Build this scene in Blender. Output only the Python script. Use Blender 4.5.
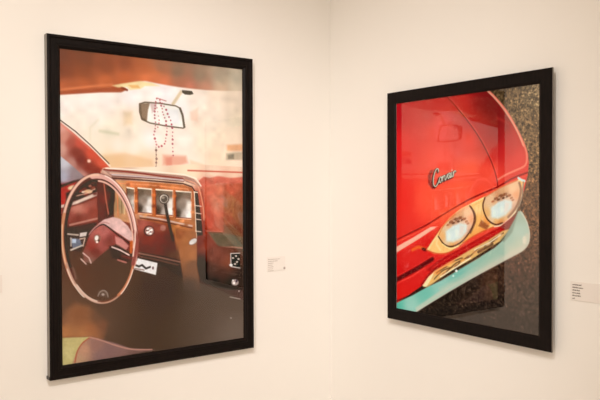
import bpy, bmesh, math, random
import numpy as np
from mathutils import Vector, Matrix

scene = bpy.context.scene
for o in list(bpy.data.objects):
    bpy.data.objects.remove(o, do_unlink=True)
C = scene.collection
EYE = 1.55

# ------------------------------------------------------------------ camera
cam_data = bpy.data.cameras.new('camera')
cam = bpy.data.objects.new('camera', cam_data); C.objects.link(cam)
cam_data.sensor_width = 36.0
cam_data.lens = 36.0 * 700.0 / 600.0
cam_data.clip_start = 0.05
r = Vector((0.80419259, -0.59435937, -0.00334936))
u = Vector((0.01304318, 0.01201361, 0.99984276))
f = Vector((0.59422568, 0.80410983, -0.01741359))
cam.matrix_world = Matrix(((r.x, u.x, -f.x, -2.09401), (r.y, u.y, -f.y, -2.58896), (r.z, u.z, -f.z, EYE), (0, 0, 0, 1)))
scene.camera = cam

# ------------------------------------------------------------------ light
scene.view_settings.view_transform = 'Standard'
scene.view_settings.look = 'None'
scene.view_settings.gamma = 1.0
scene.view_settings.use_curve_mapping = False
scene.view_settings.exposure = 0.0
world = bpy.data.worlds.new('gallery_air'); scene.world = world
world.use_nodes = True
bg = world.node_tree.nodes['Background']
bg.inputs[0].default_value = (1.0, 0.85, 0.70, 1)
bg.inputs[1].default_value = 1.25

def spot(name, loc, target, watts, cone, blend=1.0, radius=0.02, color=(1.0, 0.955, 0.91)):
    d = bpy.data.lights.new(name, 'SPOT')
    d.energy = watts; d.spot_size = math.radians(cone); d.spot_blend = blend
    d.shadow_soft_size = radius; d.color = color
    o = bpy.data.objects.new(name, d); C.objects.link(o)
    o.location = loc
    o.rotation_euler = (Vector(target) - Vector(loc)).to_track_quat('-Z', 'Y').to_euler()
    return o
def panel(name, loc, target, size, watts, color=(1.0, 0.87, 0.73)):
    d = bpy.data.lights.new(name, 'AREA')
    d.energy = watts; d.shape = 'RECTANGLE'; d.size = size[0]; d.size_y = size[1]; d.color = color
    o = bpy.data.objects.new(name, d); C.objects.link(o)
    o.location = loc
    o.rotation_euler = (Vector(target) - Vector(loc)).to_track_quat('-Z', 'Y').to_euler()
    return o
W_SPOT_L, W_SPOT_R, W_FILL = 208, 180, 40
spot('track_spotlight_light', (-1.90, -2.57, 3.15), (-1.24, 0, 0.75), W_SPOT_L, 72.3)
spot('track_spotlight_light', (-2.48, -2.05, 3.15), (0, -0.27, 1.18), W_SPOT_R, 50)
panel('added_room_fill', (-3.4, -3.6, 3.2), (-0.6, -0.6, 0.9), (2.4, 2.4), W_FILL)  # unseen soft area light, added to fill in the walls lower down

# ------------------------------------------------------------------ materials
def mat(name):
    m = bpy.data.materials.new(name); m.use_nodes = True
    return m, m.node_tree.nodes, m.node_tree.links, m.node_tree.nodes['Principled BSDF']

def plaster(name, col, var=0.015, bump=0.02):
    m, n, l, p = mat(name)
    tc = n.new('ShaderNodeTexCoord'); nz = n.new('ShaderNodeTexNoise'); nz.inputs['Scale'].default_value = 1.3
    nz.inputs['Detail'].default_value = 4
    l.new(tc.outputs['Object'], nz.inputs['Vector'])
    mx = n.new('ShaderNodeMix'); mx.data_type = 'RGBA'
    mx.inputs[6].default_value = (*[c * (1 - var) for c in col], 1); mx.inputs[7].default_value = (*[min(1, c * (1 + var)) for c in col], 1)
    l.new(nz.outputs['Fac'], mx.inputs[0]); l.new(mx.outputs[2], p.inputs['Base Color'])
    n2 = n.new('ShaderNodeTexNoise'); n2.inputs['Scale'].default_value = 220
    l.new(tc.outputs['Object'], n2.inputs['Vector'])
    b = n.new('ShaderNodeBump'); b.inputs['Strength'].default_value = bump; b.inputs['Distance'].default_value = 0.002
    l.new(n2.outputs['Fac'], b.inputs['Height']); l.new(b.outputs['Normal'], p.inputs['Normal'])
    p.inputs['Roughness'].default_value = 0.85; p.inputs['Specular IOR Level'].default_value = 0.15
    return m

M_wall = plaster('cream_wall_paint', (0.83, 0.80, 0.76))
M_ceil = plaster('white_ceiling_paint', (0.80, 0.78, 0.74))

def floor_mat():
    m, n, l, p = mat('pale_oak_floor_boards')
    tc = n.new('ShaderNodeTexCoord'); mp = n.new('ShaderNodeMapping'); mp.inputs['Scale'].default_value = (1, 1, 1)
    br = n.new('ShaderNodeTexBrick'); br.inputs['Scale'].default_value = 1.0
    br.inputs['Brick Width'].default_value = 1.2; br.inputs['Row Height'].default_value = 0.14; br.inputs['Mortar Size'].default_value = 0.002
    br.inputs['Color1'].default_value = (0.40, 0.32, 0.23, 1); br.inputs['Color2'].default_value = (0.46, 0.37, 0.27, 1); br.inputs['Mortar'].default_value = (0.3, 0.24, 0.18, 1)
    l.new(tc.outputs['Object'], mp.inputs['Vector']); l.new(mp.outputs[0], br.inputs['Vector']); l.new(br.outputs['Color'], p.inputs['Base Color'])
    p.inputs['Roughness'].default_value = 0.45
    return m
M_floor = floor_mat()

def frame_mat():
    m, n, l, p = mat('black_brown_lacquered_wood')
    tc = n.new('ShaderNodeTexCoord'); mp = n.new('ShaderNodeMapping'); mp.inputs['Scale'].default_value = (40, 40, 6)
    nz = n.new('ShaderNodeTexNoise'); nz.inputs['Scale'].default_value = 3; nz.inputs['Detail'].default_value = 6
    l.new(tc.outputs['Object'], mp.inputs['Vector']); l.new(mp.outputs[0], nz.inputs['Vector'])
    cr = n.new('ShaderNodeValToRGB')
    cr.color_ramp.elements[0].position = .3; cr.color_ramp.elements[0].color = (0.003, 0.0015, 0.001, 1)
    cr.color_ramp.elements[1].position = .8; cr.color_ramp.elements[1].color = (0.009, 0.005, 0.004, 1)
    l.new(nz.outputs['Fac'], cr.inputs[0]); l.new(cr.outputs[0], p.inputs['Base Color'])
    p.inputs['Roughness'].default_value = 0.5; p.inputs['Specular IOR Level'].default_value = 0.12
    return m
M_frame = frame_mat()


M_edge = None
def plain(name, col, rough=.6, spec=.3, metal=0.):
    m, n, l, p = mat(name)
    nz = n.new('ShaderNodeTexNoise'); nz.inputs['Scale'].default_value = 60
    mx = n.new('ShaderNodeMix'); mx.data_type = 'RGBA'
    mx.inputs[6].default_value = (*[c * .96 for c in col], 1); mx.inputs[7].default_value = (*col, 1)
    l.new(nz.outputs['Fac'], mx.inputs[0]); l.new(mx.outputs[2], p.inputs['Base Color'])
    p.inputs['Roughness'].default_value = rough; p.inputs['Specular IOR Level'].default_value = spec; p.inputs['Metallic'].default_value = metal
    return m
M_card = plain('label_card', (0.80, 0.745, 0.70), .6, .2)
M_card_white = plain('white_label_card', (0.82, 0.775, 0.73), .6, .2)
M_ink = plain('grey_ink', (0.16, 0.13, 0.11), .7, .2)
M_ink_soft = plain('pale_grey_ink', (0.42, 0.36, 0.32), .7, .2)
M_dot = plain('grey_sticker', (0.42, 0.38, 0.35), .6, .2)
M_edge = plain('grey_brown_frame_side', (0.17, 0.145, 0.12), .35, .6)
M_screw = plain('dark_metal', (0.05, 0.045, 0.04), .4, .5, .6)
M_back = plain('brown_backing_board', (0.20, 0.13, 0.08), .8, .2)

def glass_mat():
    # picture glass: clear pane with the Fresnel reflection of two air/glass faces
    m, n, l, p = mat('picture_glass'); n.remove(p)
    out = n['Material Output']
    geo = n.new('ShaderNodeNewGeometry')
    dot = n.new('ShaderNodeVectorMath'); dot.operation = 'DOT_PRODUCT'
    l.new(geo.outputs['Normal'], dot.inputs[0]); l.new(geo.outputs['Incoming'], dot.inputs[1])
    ab = n.new('ShaderNodeMath'); ab.operation = 'ABSOLUTE'; l.new(dot.outputs['Value'], ab.inputs[0])
    s1 = n.new('ShaderNodeMath'); s1.operation = 'SUBTRACT'; s1.inputs[0].default_value = 1; l.new(ab.outputs[0], s1.inputs[1])
    p5 = n.new('ShaderNodeMath'); p5.operation = 'POWER'; p5.inputs[1].default_value = 5; l.new(s1.outputs[0], p5.inputs[0])
    ma = n.new('ShaderNodeMath'); ma.operation = 'MULTIPLY_ADD'; ma.inputs[1].default_value = 0.96; ma.inputs[2].default_value = 0.080
    l.new(p5.outputs[0], ma.inputs[0])
    tr = n.new('ShaderNodeBsdfTransparent'); gl = n.new('ShaderNodeBsdfGlossy')
    gl.inputs['Color'].default_value = (1.0, 0.86, 0.78, 1); gl.inputs['Roughness'].default_value = 0.0
    mx = n.new('ShaderNodeMixShader')
    l.new(ma.outputs[0], mx.inputs[0]); l.new(tr.outputs[0], mx.inputs[1]); l.new(gl.outputs[0], mx.inputs[2])
    l.new(mx.outputs[0], out.inputs['Surface'])
    return m
M_glass = glass_mat()

def print_mat():
    m, n, l, p = mat('photographic_print_ink')
    at = n.new('ShaderNodeVertexColor'); at.layer_name = 'ink'
    l.new(at.outputs['Color'], p.inputs['Base Color'])
    p.inputs['Roughness'].default_value = 0.9; p.inputs['Specular IOR Level'].default_value = 0.0
    return m
M_print = print_mat()

# ------------------------------------------------------------------ mesh helpers
def link(name, me, m, parent=None):
    o = bpy.data.objects.new(name, me); C.objects.link(o)
    me.materials.append(m)
    if parent: o.parent = parent
    return o
def add_box(bm, lo, hi, bevel=0):
    vs = bmesh.ops.create_cube(bm, size=1)['verts']
    for v in vs:
        v.co = Vector([(lo[i] + hi[i]) / 2 + v.co[i] * (hi[i] - lo[i]) for i in range(3)])
    if bevel:
        es = {e for v in vs for e in v.link_edges}
        bmesh.ops.bevel(bm, geom=list(es), offset=bevel, segments=2, profile=.5, affect='EDGES')
def finish(bm, name, m, parent=None, smooth=False):
    bmesh.ops.recalc_face_normals(bm, faces=bm.faces)
    me = bpy.data.meshes.new(name); bm.to_mesh(me); bm.free()
    if smooth:
        for p in me.polygons: p.use_smooth = True
    return link(name, me, m, parent)
def structure(name, lo, hi, m):
    bm = bmesh.new(); add_box(bm, lo, hi)
    o = finish(bm, name, m); o['kind'] = 'structure'
    return o
def empty(name, loc, rz, label, cat, group=None):
    o = bpy.data.objects.new(name, None); C.objects.link(o)
    o.location = loc; o.rotation_euler = (0, 0, rz); o.empty_display_size = .1
    o['label'] = label; o['category'] = cat
    if group: o['group'] = group
    return o

# ------------------------------------------------------------------ the room
H = 3.3
structure('wall_left', (-6.0, 0.0, 0.0), (0.15, 0.15, H), M_wall)
structure('wall_right', (0.0, -6.0, 0.0), (0.15, 0.0, H), M_wall)
structure('floor', (-6.0, -6.0, -0.1), (0.15, 0.15, 0.0), M_floor)
structure('ceiling', (-6.0, -6.0, H), (0.15, 0.15, H + 0.1), M_ceil)
structure('baseboard_left', (-6.0, -0.015, 0.0), (-0.015, 0.0, 0.12), M_ceil)
structure('baseboard_right', (-0.015, -6.0, 0.0), (0.0, 0.0, 0.12), M_ceil)

# ------------------------------------------------------------------ the inks of a print
# A print is a dense flat sheet whose vertices carry the ink colour.  Everything below is in
# millimetres from the print's own top left corner.
STEP = 2.0
class Sheet: pass
T = Sheet()
def rgb(c): return np.array(c, dtype=np.float32) / 255
def start(w, h):
    T.nx = int(round(w / STEP)) + 1; T.ny = int(round(h / STEP)) + 1
    T.w, T.h = w, h
    T.x = np.linspace(0, w, T.nx, dtype=np.float32); T.y = np.linspace(0, h, T.ny, dtype=np.float32)
    T.img = np.zeros((T.ny, T.nx, 3), np.float32)
def smooth_pts(p, closed=False):
    out = []; n = len(p)
    for i in range(n - 1):
        a = p[max(i - 1, 0)]; b = p[i]; c = p[i + 1]; d = p[min(i + 2, n - 1)]
        for k in range(5):
            t = k / 5
            out.append(tuple(.5 * (2 * b[j] + (c[j] - a[j]) * t + (2 * a[j] - 5 * b[j] + 4 * c[j] - d[j]) * t * t + (3 * b[j] - a[j] - 3 * c[j] + d[j]) * t ** 3) for j in (0, 1)))
    out.append(p[-1]); return out
def window(pts, pad):
    xs = [p[0] for p in pts]; ys = [p[1] for p in pts]
    i0 = max(0, int((min(xs) - pad) / STEP)); i1 = min(T.nx, int((max(xs) + pad) / STEP) + 2)
    j0 = max(0, int((min(ys) - pad) / STEP)); j1 = min(T.ny, int((max(ys) + pad) / STEP) + 2)
    return i0, i1, j0, j1
def seg_dist(X, Y, pts, closed):
    d = np.full(X.shape, 1e9, np.float32)
    q = list(zip(pts, pts[1:])) + ([(pts[-1], pts[0])] if closed else [])
    for (x0, y0), (x1, y1) in q:
        dx, dy = x1 - x0, y1 - y0; L = dx * dx + dy * dy
        t = np.clip(((X - x0) * dx + (Y - y0) * dy) / L, 0, 1) if L > 1e-9 else 0
        d = np.minimum(d, (X - x0 - t * dx) ** 2 + (Y - y0 - t * dy) ** 2)
    return np.sqrt(d)
def poly_mask(pts, soft):
    soft = max(soft, 1.2); i0, i1, j0, j1 = window(pts, soft * 1.5)
    if i1 <= i0 or j1 <= j0: return None
    X, Y = np.meshgrid(T.x[i0:i1], T.y[j0:j1])
    ins = np.zeros(X.shape, bool)
    for (x0, y0), (x1, y1) in zip(pts, pts[1:] + pts[:1]):
        if y0 == y1: continue
        ins ^= ((Y >= min(y0, y1)) & (Y < max(y0, y1)) & (X < x0 + (Y - y0) * (x1 - x0) / (y1 - y0)))
    d = seg_dist(X, Y, pts, True) * np.where(ins, 1, -1)
    a = np.clip(.5 + d / (2 * soft), 0, 1); a = a * a * (3 - 2 * a)
    return (slice(j0, j1), slice(i0, i1)), X, Y, a
def blend(sl, a, col):
    T.img[sl] += (col - T.img[sl]) * a[..., None]
def PO(pts, c, soft, al):
    r = poly_mask(pts, soft)
    if r: blend(r[0], r[3] * al, rgb(c))
def FI(pts, sam, pw, soft, ek=.055):
    if pts is None: pts = [(-20, -20), (T.w + 20, -20), (T.w + 20, T.h + 20), (-20, T.h + 20)]
    r = poly_mask(pts, soft)
    if not r: return
    xs = [p[0] for p in pts]; ys = [p[1] for p in pts]
    eps = (ek * min(max(xs) - min(xs), max(ys) - min(ys))) ** 2 + 60
    sl, X, Y, a = r; num = np.zeros(X.shape + (3,), np.float32); den = np.zeros(X.shape, np.float32)
    for x, y, c in sam:
        w = 1 / ((X - x) ** 2 + (Y - y) ** 2 + eps) ** (pw / 2)
        num += w[..., None] * rgb(c); den += w
    blend(sl, a, num / den[..., None])
def LN(pts, w, c, soft, al, s):
    if s and len(pts) > 2: pts = smooth_pts(pts)
    soft = max(soft, 1.0); i0, i1, j0, j1 = window(pts, w + soft * 2)
    if i1 <= i0 or j1 <= j0: return
    X, Y = np.meshgrid(T.x[i0:i1], T.y[j0:j1])
    a = np.clip(.5 + (w / 2 - seg_dist(X, Y, pts, False)) / (2 * soft), 0, 1)
    blend((slice(j0, j1), slice(i0, i1)), a * a * (3 - 2 * a) * al, rgb(c))
def DT(pts, rad, c):
    rnd = random.Random(len(pts))
    for p in pts:
        x, y = p[0] + rnd.uniform(-1.6, 1.6), p[1] + rnd.uniform(-2, 2)
        LN([(x, y), (x + .1, y)], rad * rnd.uniform(1.3, 2.5), c, 1.8, rnd.uniform(.6, 1), 0)
def NO(poly, seed, amp, cell, soft):
    rg = np.random.default_rng(seed); gy, gx = int(T.h / cell) + 3, int(T.w / cell) + 3
    g = rg.standard_normal((gy, gx)).astype(np.float32)
    fx = T.x / cell; fy = T.y / cell; ix = fx.astype(int); iy = fy.astype(int)
    tx = (fx - ix)[None, :]; ty = (fy - iy)[:, None]
    n = (g[np.ix_(iy, ix)] * (1 - tx) + g[np.ix_(iy, ix + 1)] * tx) * (1 - ty) + (g[np.ix_(iy + 1, ix)] * (1 - tx) + g[np.ix_(iy + 1, ix + 1)] * tx) * ty
    if poly:
        m = np.zeros(n.shape, np.float32); r = poly_mask(poly, soft); m[r[0]] = r[3]; n = n * m
    T.img *= np.clip(1 + amp * n, .3, 2)[..., None]
def SP(poly, n, c, seed):
    rnd = random.Random(seed); xs = [p[0] for p in poly]; ys = [p[1] for p in poly]; k = 0
    while k < n:
        x = rnd.uniform(min(xs), max(xs)); y = rnd.uniform(min(ys), max(ys)); ins = False
        for (x0, y0), (x1, y1) in zip(poly, poly[1:] + poly[:1]):
            if (y0 > y) != (y1 > y) and x < (x1 - x0) * (y - y0) / (y1 - y0) + x0: ins = not ins
        if ins:
            LN([(x, y), (x + rnd.uniform(0, 2), y)], rnd.uniform(1.5, 4), c, 1.2, rnd.uniform(.25, .8), 0); k += 1
        else: k += .02
def ink(gain, veil, clear=None, veil_in=(0, 0, 0)):
    # the colours above were read through the picture glass; take its even pale reflection off again,
    # except where the glass mirrors the dark neighbouring picture
    veil = np.ones((T.ny, T.nx, 1), np.float32) * np.array(veil, np.float32)
    if clear:
        r = poly_mask(clear, 4)
        veil[r[0]] += (np.array(veil_in, np.float32) - veil[r[0]]) * r[3][..., None]
    v = np.clip(T.img, 0, 1); lin = np.where(v <= .04045, v / 12.92, ((v + .055) / 1.055) ** 2.4)
    fall = np.linspace(1.05, .90, T.ny, dtype=np.float32)[:, None, None]      # the picture light is weaker low down
    lin = (lin - veil) / (np.array(gain, np.float32) * fall)
    return np.clip(lin, .002, .93)
def sheet_mesh(name, lin):
    # lies in the local XZ plane, x to the right, z up, facing -y
    X, Z = np.meshgrid(T.x / 1000 - T.w / 2000, T.h / 2000 - T.y / 1000)
    n = T.nx * T.ny
    co = np.zeros((n, 3), np.float32); co[:, 0] = X.ravel(); co[:, 2] = Z.ravel()
    i, j = np.meshgrid(np.arange(T.nx - 1), np.arange(T.ny - 1)); a = (j * T.nx + i).ravel()
    quads = np.stack([a, a + T.nx, a + T.nx + 1, a + 1], -1).astype(np.int32)
    me = bpy.data.meshes.new(name); me.vertices.add(n); me.vertices.foreach_set('co', co.ravel())
    me.loops.add(quads.size); me.loops.foreach_set('vertex_index', quads.ravel())
    me.polygons.add(len(quads)); me.polygons.foreach_set('loop_start', np.arange(0, quads.size, 4, dtype=np.int32))
    me.update(calc_edges=True)
    ca = me.color_attributes.new('ink', 'FLOAT_COLOR', 'POINT')
    col = np.ones((n, 4), np.float32); col[:, :3] = lin.reshape(-1, 3); ca.data.foreach_set('color', col.ravel())
    return me

# ------------------------------------------------------------------ framed photographs
def sweep_frame(w, h, prof, name, m, parent, wide=1.0):
    # prof: (inset from the outer edge, distance out from the wall); mitred at the four corners
    bm = bmesh.new(); rings = []
    for sx, sz in ((-1, 1), (1, 1), (1, -1), (-1, -1)):
        rings.append([bm.verts.new((sx * (w / 2 - a * (wide if sx > 0 else 1)), -d, sz * (h / 2 - a))) for a, d in prof])
    n = len(prof)
    for k in range(4):
        A, B = rings[k], rings[(k + 1) % 4]
        for i in range(n): bm.faces.new((A[i], A[(i + 1) % n], B[(i + 1) % n], B[i]))
    bm.faces.ensure_lookup_table()
    for f_ in bm.faces:
        f_.material_index = 1 if all(min(w / 2 - abs(v.co.x), h / 2 - abs(v.co.z)) < 1e-5 for v in f_.verts) else 0
    o = finish(bm, name, m, parent); o.data.materials.append(M_edge)
    return o
def framed(root, w, h, prof, depth_print, name_inks, lin, wide=1.0):
    sweep_frame(w, h, prof, 'frame', M_frame, root, wide)
    dx = -prof[-4][0] * (wide - 1) / 2
    ow, oh = T.w / 1000, T.h / 1000
    pr = link('photographic_print', sheet_mesh('photographic_print', lin), M_print, root)
    pr.location = (dx, -depth_print, 0); pr['label'] = name_inks
    g = bmesh.new(); gz = depth_print + .0025
    g.faces.new([g.verts.new((x, -gz, z)) for x, z in ((-ow / 2 - .003, -oh / 2 - .003), (ow / 2 + .003, -oh / 2 - .003), (ow / 2 + .003, oh / 2 + .003), (-ow / 2 - .003, oh / 2 + .003))])
    me = bpy.data.meshes.new('glass_pane'); g.to_mesh(me); g.free(); link('glass_pane', me, M_glass, root).location.x = dx
    b = bmesh.new(); add_box(b, (-ow / 2 - .002, -depth_print + .001, -oh / 2 - .002), (ow / 2 + .002, -depth_print + .005, oh / 2 + .002))
    finish(b, 'backing_board', M_back, root)

# --- left: car interior
LX0, LX1, LZT, LZB = -1.2796, -.5036, .5082, -.6458
start((LX1 - LX0) * 1000, (LZT - LZB) * 1000)
def paint_interior():
    FI(None,[(-6.3,917.9,(110,78,58)),(142.7,1004.6,(98,74,58)),(346,909.3,(70,53,41)),(344.8,1067.5,(76,58,44)),(567.2,1012,(88,70,56)),(735,1115.8,(108,90,76)),(735.8,987.1,(88,70,56)),(68.2,810.1,(100,62,46)),(144.1,834.5,(92,62,46)),(222.8,859.8,(90,66,51)),(432.2,917,(68,52,41)),(567.9,908.5,(88,72,60)),(24.5,733.4,(84,58,44)),(164,786.7,(80,59,47))],3,3.16,0.08)
    FI([(-6.4,143.3),(228.9,108.8),(352.4,74.8),(573.3,79.5),(781.1,61.8),(778.9,448),(186.5,445.8),(-7.6,281)],[(18.4,203.2,(255,238,222)),(92.6,179.7,(255,238,222)),(169.2,174.2,(255,238,222)),(268.9,151.6,(255,240,228)),(54.6,255.8,(252,233,210)),(130,244.2,(252,236,216)),(110.3,308.6,(250,229,203)),(187.7,297.8,(236,221,193)),(219,346.1,(254,231,209)),(148.2,363.4,(250,229,201)),(260.1,236.9,(250,223,195)),(247.4,299,(240,221,195)),(167.3,400.6,(240,202,155)),(218.5,403.4,(242,198,150)),(308,397.7,(250,210,167)),(287.8,351.6,(255,234,212)),(350.5,318.2,(255,238,224)),(436.7,294.9,(255,233,212)),(349.8,408.6,(244,202,161)),(416.1,136.6,(255,241,231)),(572.2,248.1,(255,229,201)),(572.9,145.2,(255,234,212)),(643.5,119.3,(250,225,197)),(725.9,125.8,(238,213,184)),(755.1,217.5,(232,210,178)),(628.8,191.1,(252,229,203)),(690.7,284.2,(252,225,193)),(595,329.6,(255,229,197)),(503.2,312.4,(255,234,214)),(481.6,192.1,(255,240,228)),(641.9,382.3,(255,221,186)),(525.2,413.5,(255,233,209)),(349.7,428.3,(255,231,205))],3,3.16,0.05)
    PO([(405.6,375.7),(507.3,377.3),(516.2,405.5),(480.1,418.3),(405.4,415.5)],(232,160,130),9.875,0.8)
    PO([(418.6,387.4),(444.9,382.8),(444.6,418.9),(418.3,419.3)],(226,140,115),5.925,0.7)
    PO([(525.3,393.1),(571.2,404.5),(627.4,424.3),(525.1,425.8)],(248,205,165),7.9,0.7)
    PO([(700.2,326.1),(779.6,319.1),(779.5,349.2),(700,351.4)],(236,172,120),7.9,0.85)
    PO([(695.1,360),(779.4,353.5),(779.2,387.8),(694.9,389.6)],(190,172,140),5.925,0.85)
    PO([(704.8,368.2),(734.4,363.2),(734.3,384.5),(704.7,385.2)],(128,118,96),3.95,0.8)
    PO([(526.6,197.4),(563.4,178.7),(563,236.2),(531,229.8)],(246,200,170),7.9,0.6)
    LN([(148.8,292),(219.3,300.2)],9.875,(196,190,152),7.9,0.55,0)
    LN([(110.2,327.3),(110.6,282.6),(141.4,251.1)],5.925,(222,210,176),7.9,0.5,0)
    PO([(244.1,214.8),(276.6,212.8),(276.2,259.2),(243.7,264.7)],(226,196,152),11.85,0.6)
    PO([(140.3,386.2),(246.8,372),(358.4,396.6),(370.9,428),(186.6,426.8)],(226,180,128),9.875,0.5)
    FI([(-15.5,-29),(791.7,-33.5),(791,91),(691.8,98.8),(596.4,102.3),(527.3,101.7),(473.4,100.1),(394.8,94.7),(331.3,88.4),(289.8,97.8),(228.9,112.6),(252.9,124),(236.7,136.8),(150,145.5),(-6.6,166.9)],[(9.2,22.4,(128,74,54)),(8.7,76.8,(132,72,50)),(8.1,142.2,(200,106,66)),(93.9,24.2,(130,76,54)),(93.5,76,(146,80,52)),(93.1,120.4,(194,102,62)),(170.3,46.1,(144,80,54)),(169.7,106.3,(206,110,66)),(249.6,34.3,(148,82,56)),(249.2,84.1,(206,108,64)),(319.1,46.7,(184,102,64)),(331.3,80.6,(236,130,80)),(373.7,57.1,(216,120,74)),(395.3,27.4,(160,110,82)),(416.4,84.9,(226,126,84)),(473.8,39.7,(144,116,92)),(491.4,78.4,(178,112,84)),(527.3,95.6,(208,128,100)),(573.5,46.6,(156,132,106)),(596.5,89.9,(204,142,112)),(667.9,46.3,(180,160,132)),(677.3,87.4,(222,184,150)),(746.2,39.2,(198,182,154)),(745.9,86,(220,198,166))],3.2,3.95,0.1)
    PO([(-6.5,154.2),(111.8,137.4),(204.9,122.3),(244.8,120.9),(256.9,129.5),(232.6,141),(150,147.4),(-6.6,168.7)],(168,84,54),3.95,0.8)
    LN([(-6.4,150.6),(111.9,128.1),(197.1,113.4)],7.9,(226,132,84),4.74,0.8,0)
    PO([(197.1,117.2),(236.9,106.2),(310.4,90.2),(360.7,93.7),(394.7,102.6),(331.1,107.9),(310.2,121.3),(269.1,128.5),(257,118),(220.8,122.8)],(250,222,160),3.95,0.9)
    PO([(261.1,109.9),(302,106.5),(310.2,117.4),(277.3,120.1)],(236,170,95),3.95,0.7)
    LN([(236.8,123.4),(256.9,129.5)],7.9,(140,66,40),3.16,1,0)
    LN([(486.6,119.1),(450.8,170)],12.64,(214,188,144),4.74,0.8,0)
    PO([(491.2,110.7),(536.3,111.2),(543.1,122.9),(527.1,128.2),(504.5,127.9),(491.1,120.8)],(92,82,66),1.975,1)
    PO([(307.7,175.9),(334.8,170.1),(394.2,171.9),(472.8,178.6),(486.1,187.8),(501.3,259.7),(494.6,264.1),(415.2,260),(317.6,241.4),(307.4,210.9)],(250,240,224),1.975,1)
    PO([(307.7,177.8),(351.6,172.9),(343,200.9),(338.5,240.3),(315.5,237.7),(307.4,210.9)],(152,124,98),3.16,1)
    PO([(351.6,172.9),(377.1,171.1),(381.2,190.6),(359.8,211.6)],(206,170,160),4.74,0.7)
    PO([(420,188),(472.7,192.7),(481.3,248.6),(445.8,250.4)],(238,232,224),7.9,0.8)
    LN([(307.7,179.8),(330.6,171.2),(394.2,171.1),(464,177.1),(483.9,185.9),(494.9,219.6),(502.7,259.7),(494.6,264.9),(415.2,259.2),(351,251.4),(317.6,239.5),(307.8,210.9),(307.7,179.8)],5.53,(120,102,80),1.58,1,0)
    LN([(481.7,186.1),(492.7,211.6),(500.4,259.8)],9.48,(112,98,80),1.975,1,0)
    LN([(309.7,179.6),(315.5,233.8),(334.3,242.5)],7.11,(120,98,76),1.975,1,0)
    DT([(381.5,155),(377.3,167.8),(374.4,180.7),(373.1,193.7),(372.3,206.7),(371.7,219.8),(372.2,232.7),(373.1,245.7),(372.6,258.7),(371.8,271.7),(369.4,284.7),(368.3,297.6),(370.5,310.3),(373.5,322.9),(377.4,335.2),(388.6,342.1),(401.4,340.7),(411,331.9),(416.9,319.7),(419.6,306.6),(422,293.6),(423.1,280.4),(423.1,267.3),(421.2,254.4),(418.8,241.6),(414.4,229.4),(410.1,217.1),(406.3,204.7),(402.4,192.4),(398.6,180),(394.8,167.7)],3.7525,(176,78,84))
    DT([(394.3,158),(403.5,170.2),(412.5,182.7),(420,196.1),(427.5,209.5),(434.2,223.4),(440.9,237.3),(444.3,252.4),(447.3,267.6),(447.9,283.2),(448,298.8),(447.2,314.4),(446.1,330.1),(447.9,345.6),(449.4,361.1),(449.3,376.8)],3.7525,(172,70,82))
    DT([(377.1,175),(381.1,190.1),(385.1,205.2),(387.3,220.7),(389.3,236.3),(387.4,252.1),(385.1,267.9)],3.16,(190,100,100))
    DT([(375.7,356.7),(376,373.7),(376.3,390.7),(376.2,407.7),(376,424.7)],4.1475,(104,70,66))
    LN([(375.8,344.9),(376.4,495.2)],2.765,(150,110,90),1.58,0.8,0)
    LN([(381.5,151.1),(420.2,160.2)],3.95,(190,110,100),1.975,0.8,0)
    FI([(-8.4,368),(20.3,396.4),(93.9,461.6),(147.3,468.8),(137.5,702),(-11.5,695)],[(5.7,404,(206,200,200)),(5.1,469.6,(176,172,180)),(63.9,458.1,(150,130,128)),(4.7,506,(120,34,30)),(108.9,476.4,(66,30,26)),(15.2,549.9,(176,30,28)),(70.6,543.2,(60,24,20)),(62.8,587.5,(168,100,80)),(10.9,622.9,(150,70,56)),(88.8,606.6,(142,70,56)),(32.4,667.6,(60,34,28)),(115.7,569.9,(150,74,58)),(107.2,663.2,(120,56,44))],4,3.16,0.055)
    PO([(-9.6,498.7),(56.3,476.6),(93.8,469.1),(143.4,468.8),(135.2,521.4),(52,546.7),(-10.3,567.7)],(66,22,20),3.95,1)
    PO([(-9.7,509.6),(56.2,484),(86.2,480.2),(56,506.1),(19.1,524.3),(18.8,560.9),(-10.3,567.7)],(196,36,32),4.74,0.9)
    LN([(-6.1,502.3),(48.9,480.3)],4.74,(60,20,18),2.37,1,0)
    PO([(61,499.5),(61,501.7),(59.7,504.1),(57.2,506.5),(53.8,508.7),(49.7,510.6),(45.1,512.1),(40.5,513),(36,513.4),(32,513.1),(28.7,512.2),(26.5,510.8),(25.3,509),(25.4,506.8),(26.7,504.4),(29.1,502.1),(32.5,499.9),(36.5,497.9),(41.1,496.4),(45.8,495.5),(50.3,495.1),(54.3,495.4),(57.6,496.2),(59.9,497.7)],(240,206,160),3.95,1)
    PO([(118,519.4),(117.4,521.5),(115.7,523.5),(112.9,525.2),(109.4,526.5),(105.3,527.3),(100.8,527.5),(96.4,527.2),(92.3,526.3),(88.8,525),(86.2,523.3),(84.5,521.3),(83.9,519.2),(84.5,517.1),(86.2,515.1),(88.9,513.5),(92.5,512.2),(96.6,511.4),(101,511.1),(105.4,511.4),(109.5,512.2),(113,513.6),(115.8,515.3),(117.5,517.3)],(228,180,136),3.16,1)
    PO([(88.1,521.1),(87.2,522.9),(85,524.3),(82,524.8),(79,524.2),(76.8,522.9),(76,521),(76.9,519.2),(79.1,517.8),(82.1,517.3),(85.1,517.9),(87.3,519.2)],(250,220,190),2.37,1)
    PO([(77.5,491.4),(77.6,493.5),(75.9,496),(72.9,498.3),(69.4,499.7),(66.3,499.9),(64.5,498.8),(64.5,496.7),(66.2,494.2),(69.2,491.9),(72.7,490.5),(75.8,490.3)],(60,20,18),2.37,1)
    LN([(-10.4,576.8),(51.8,561.4),(139,527.1)],11.85,(226,198,176),3.16,1,0)
    LN([(-10.4,584.1),(70.4,565.4),(139,536.5)],4.74,(120,56,46),3.16,1,0)
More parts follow.
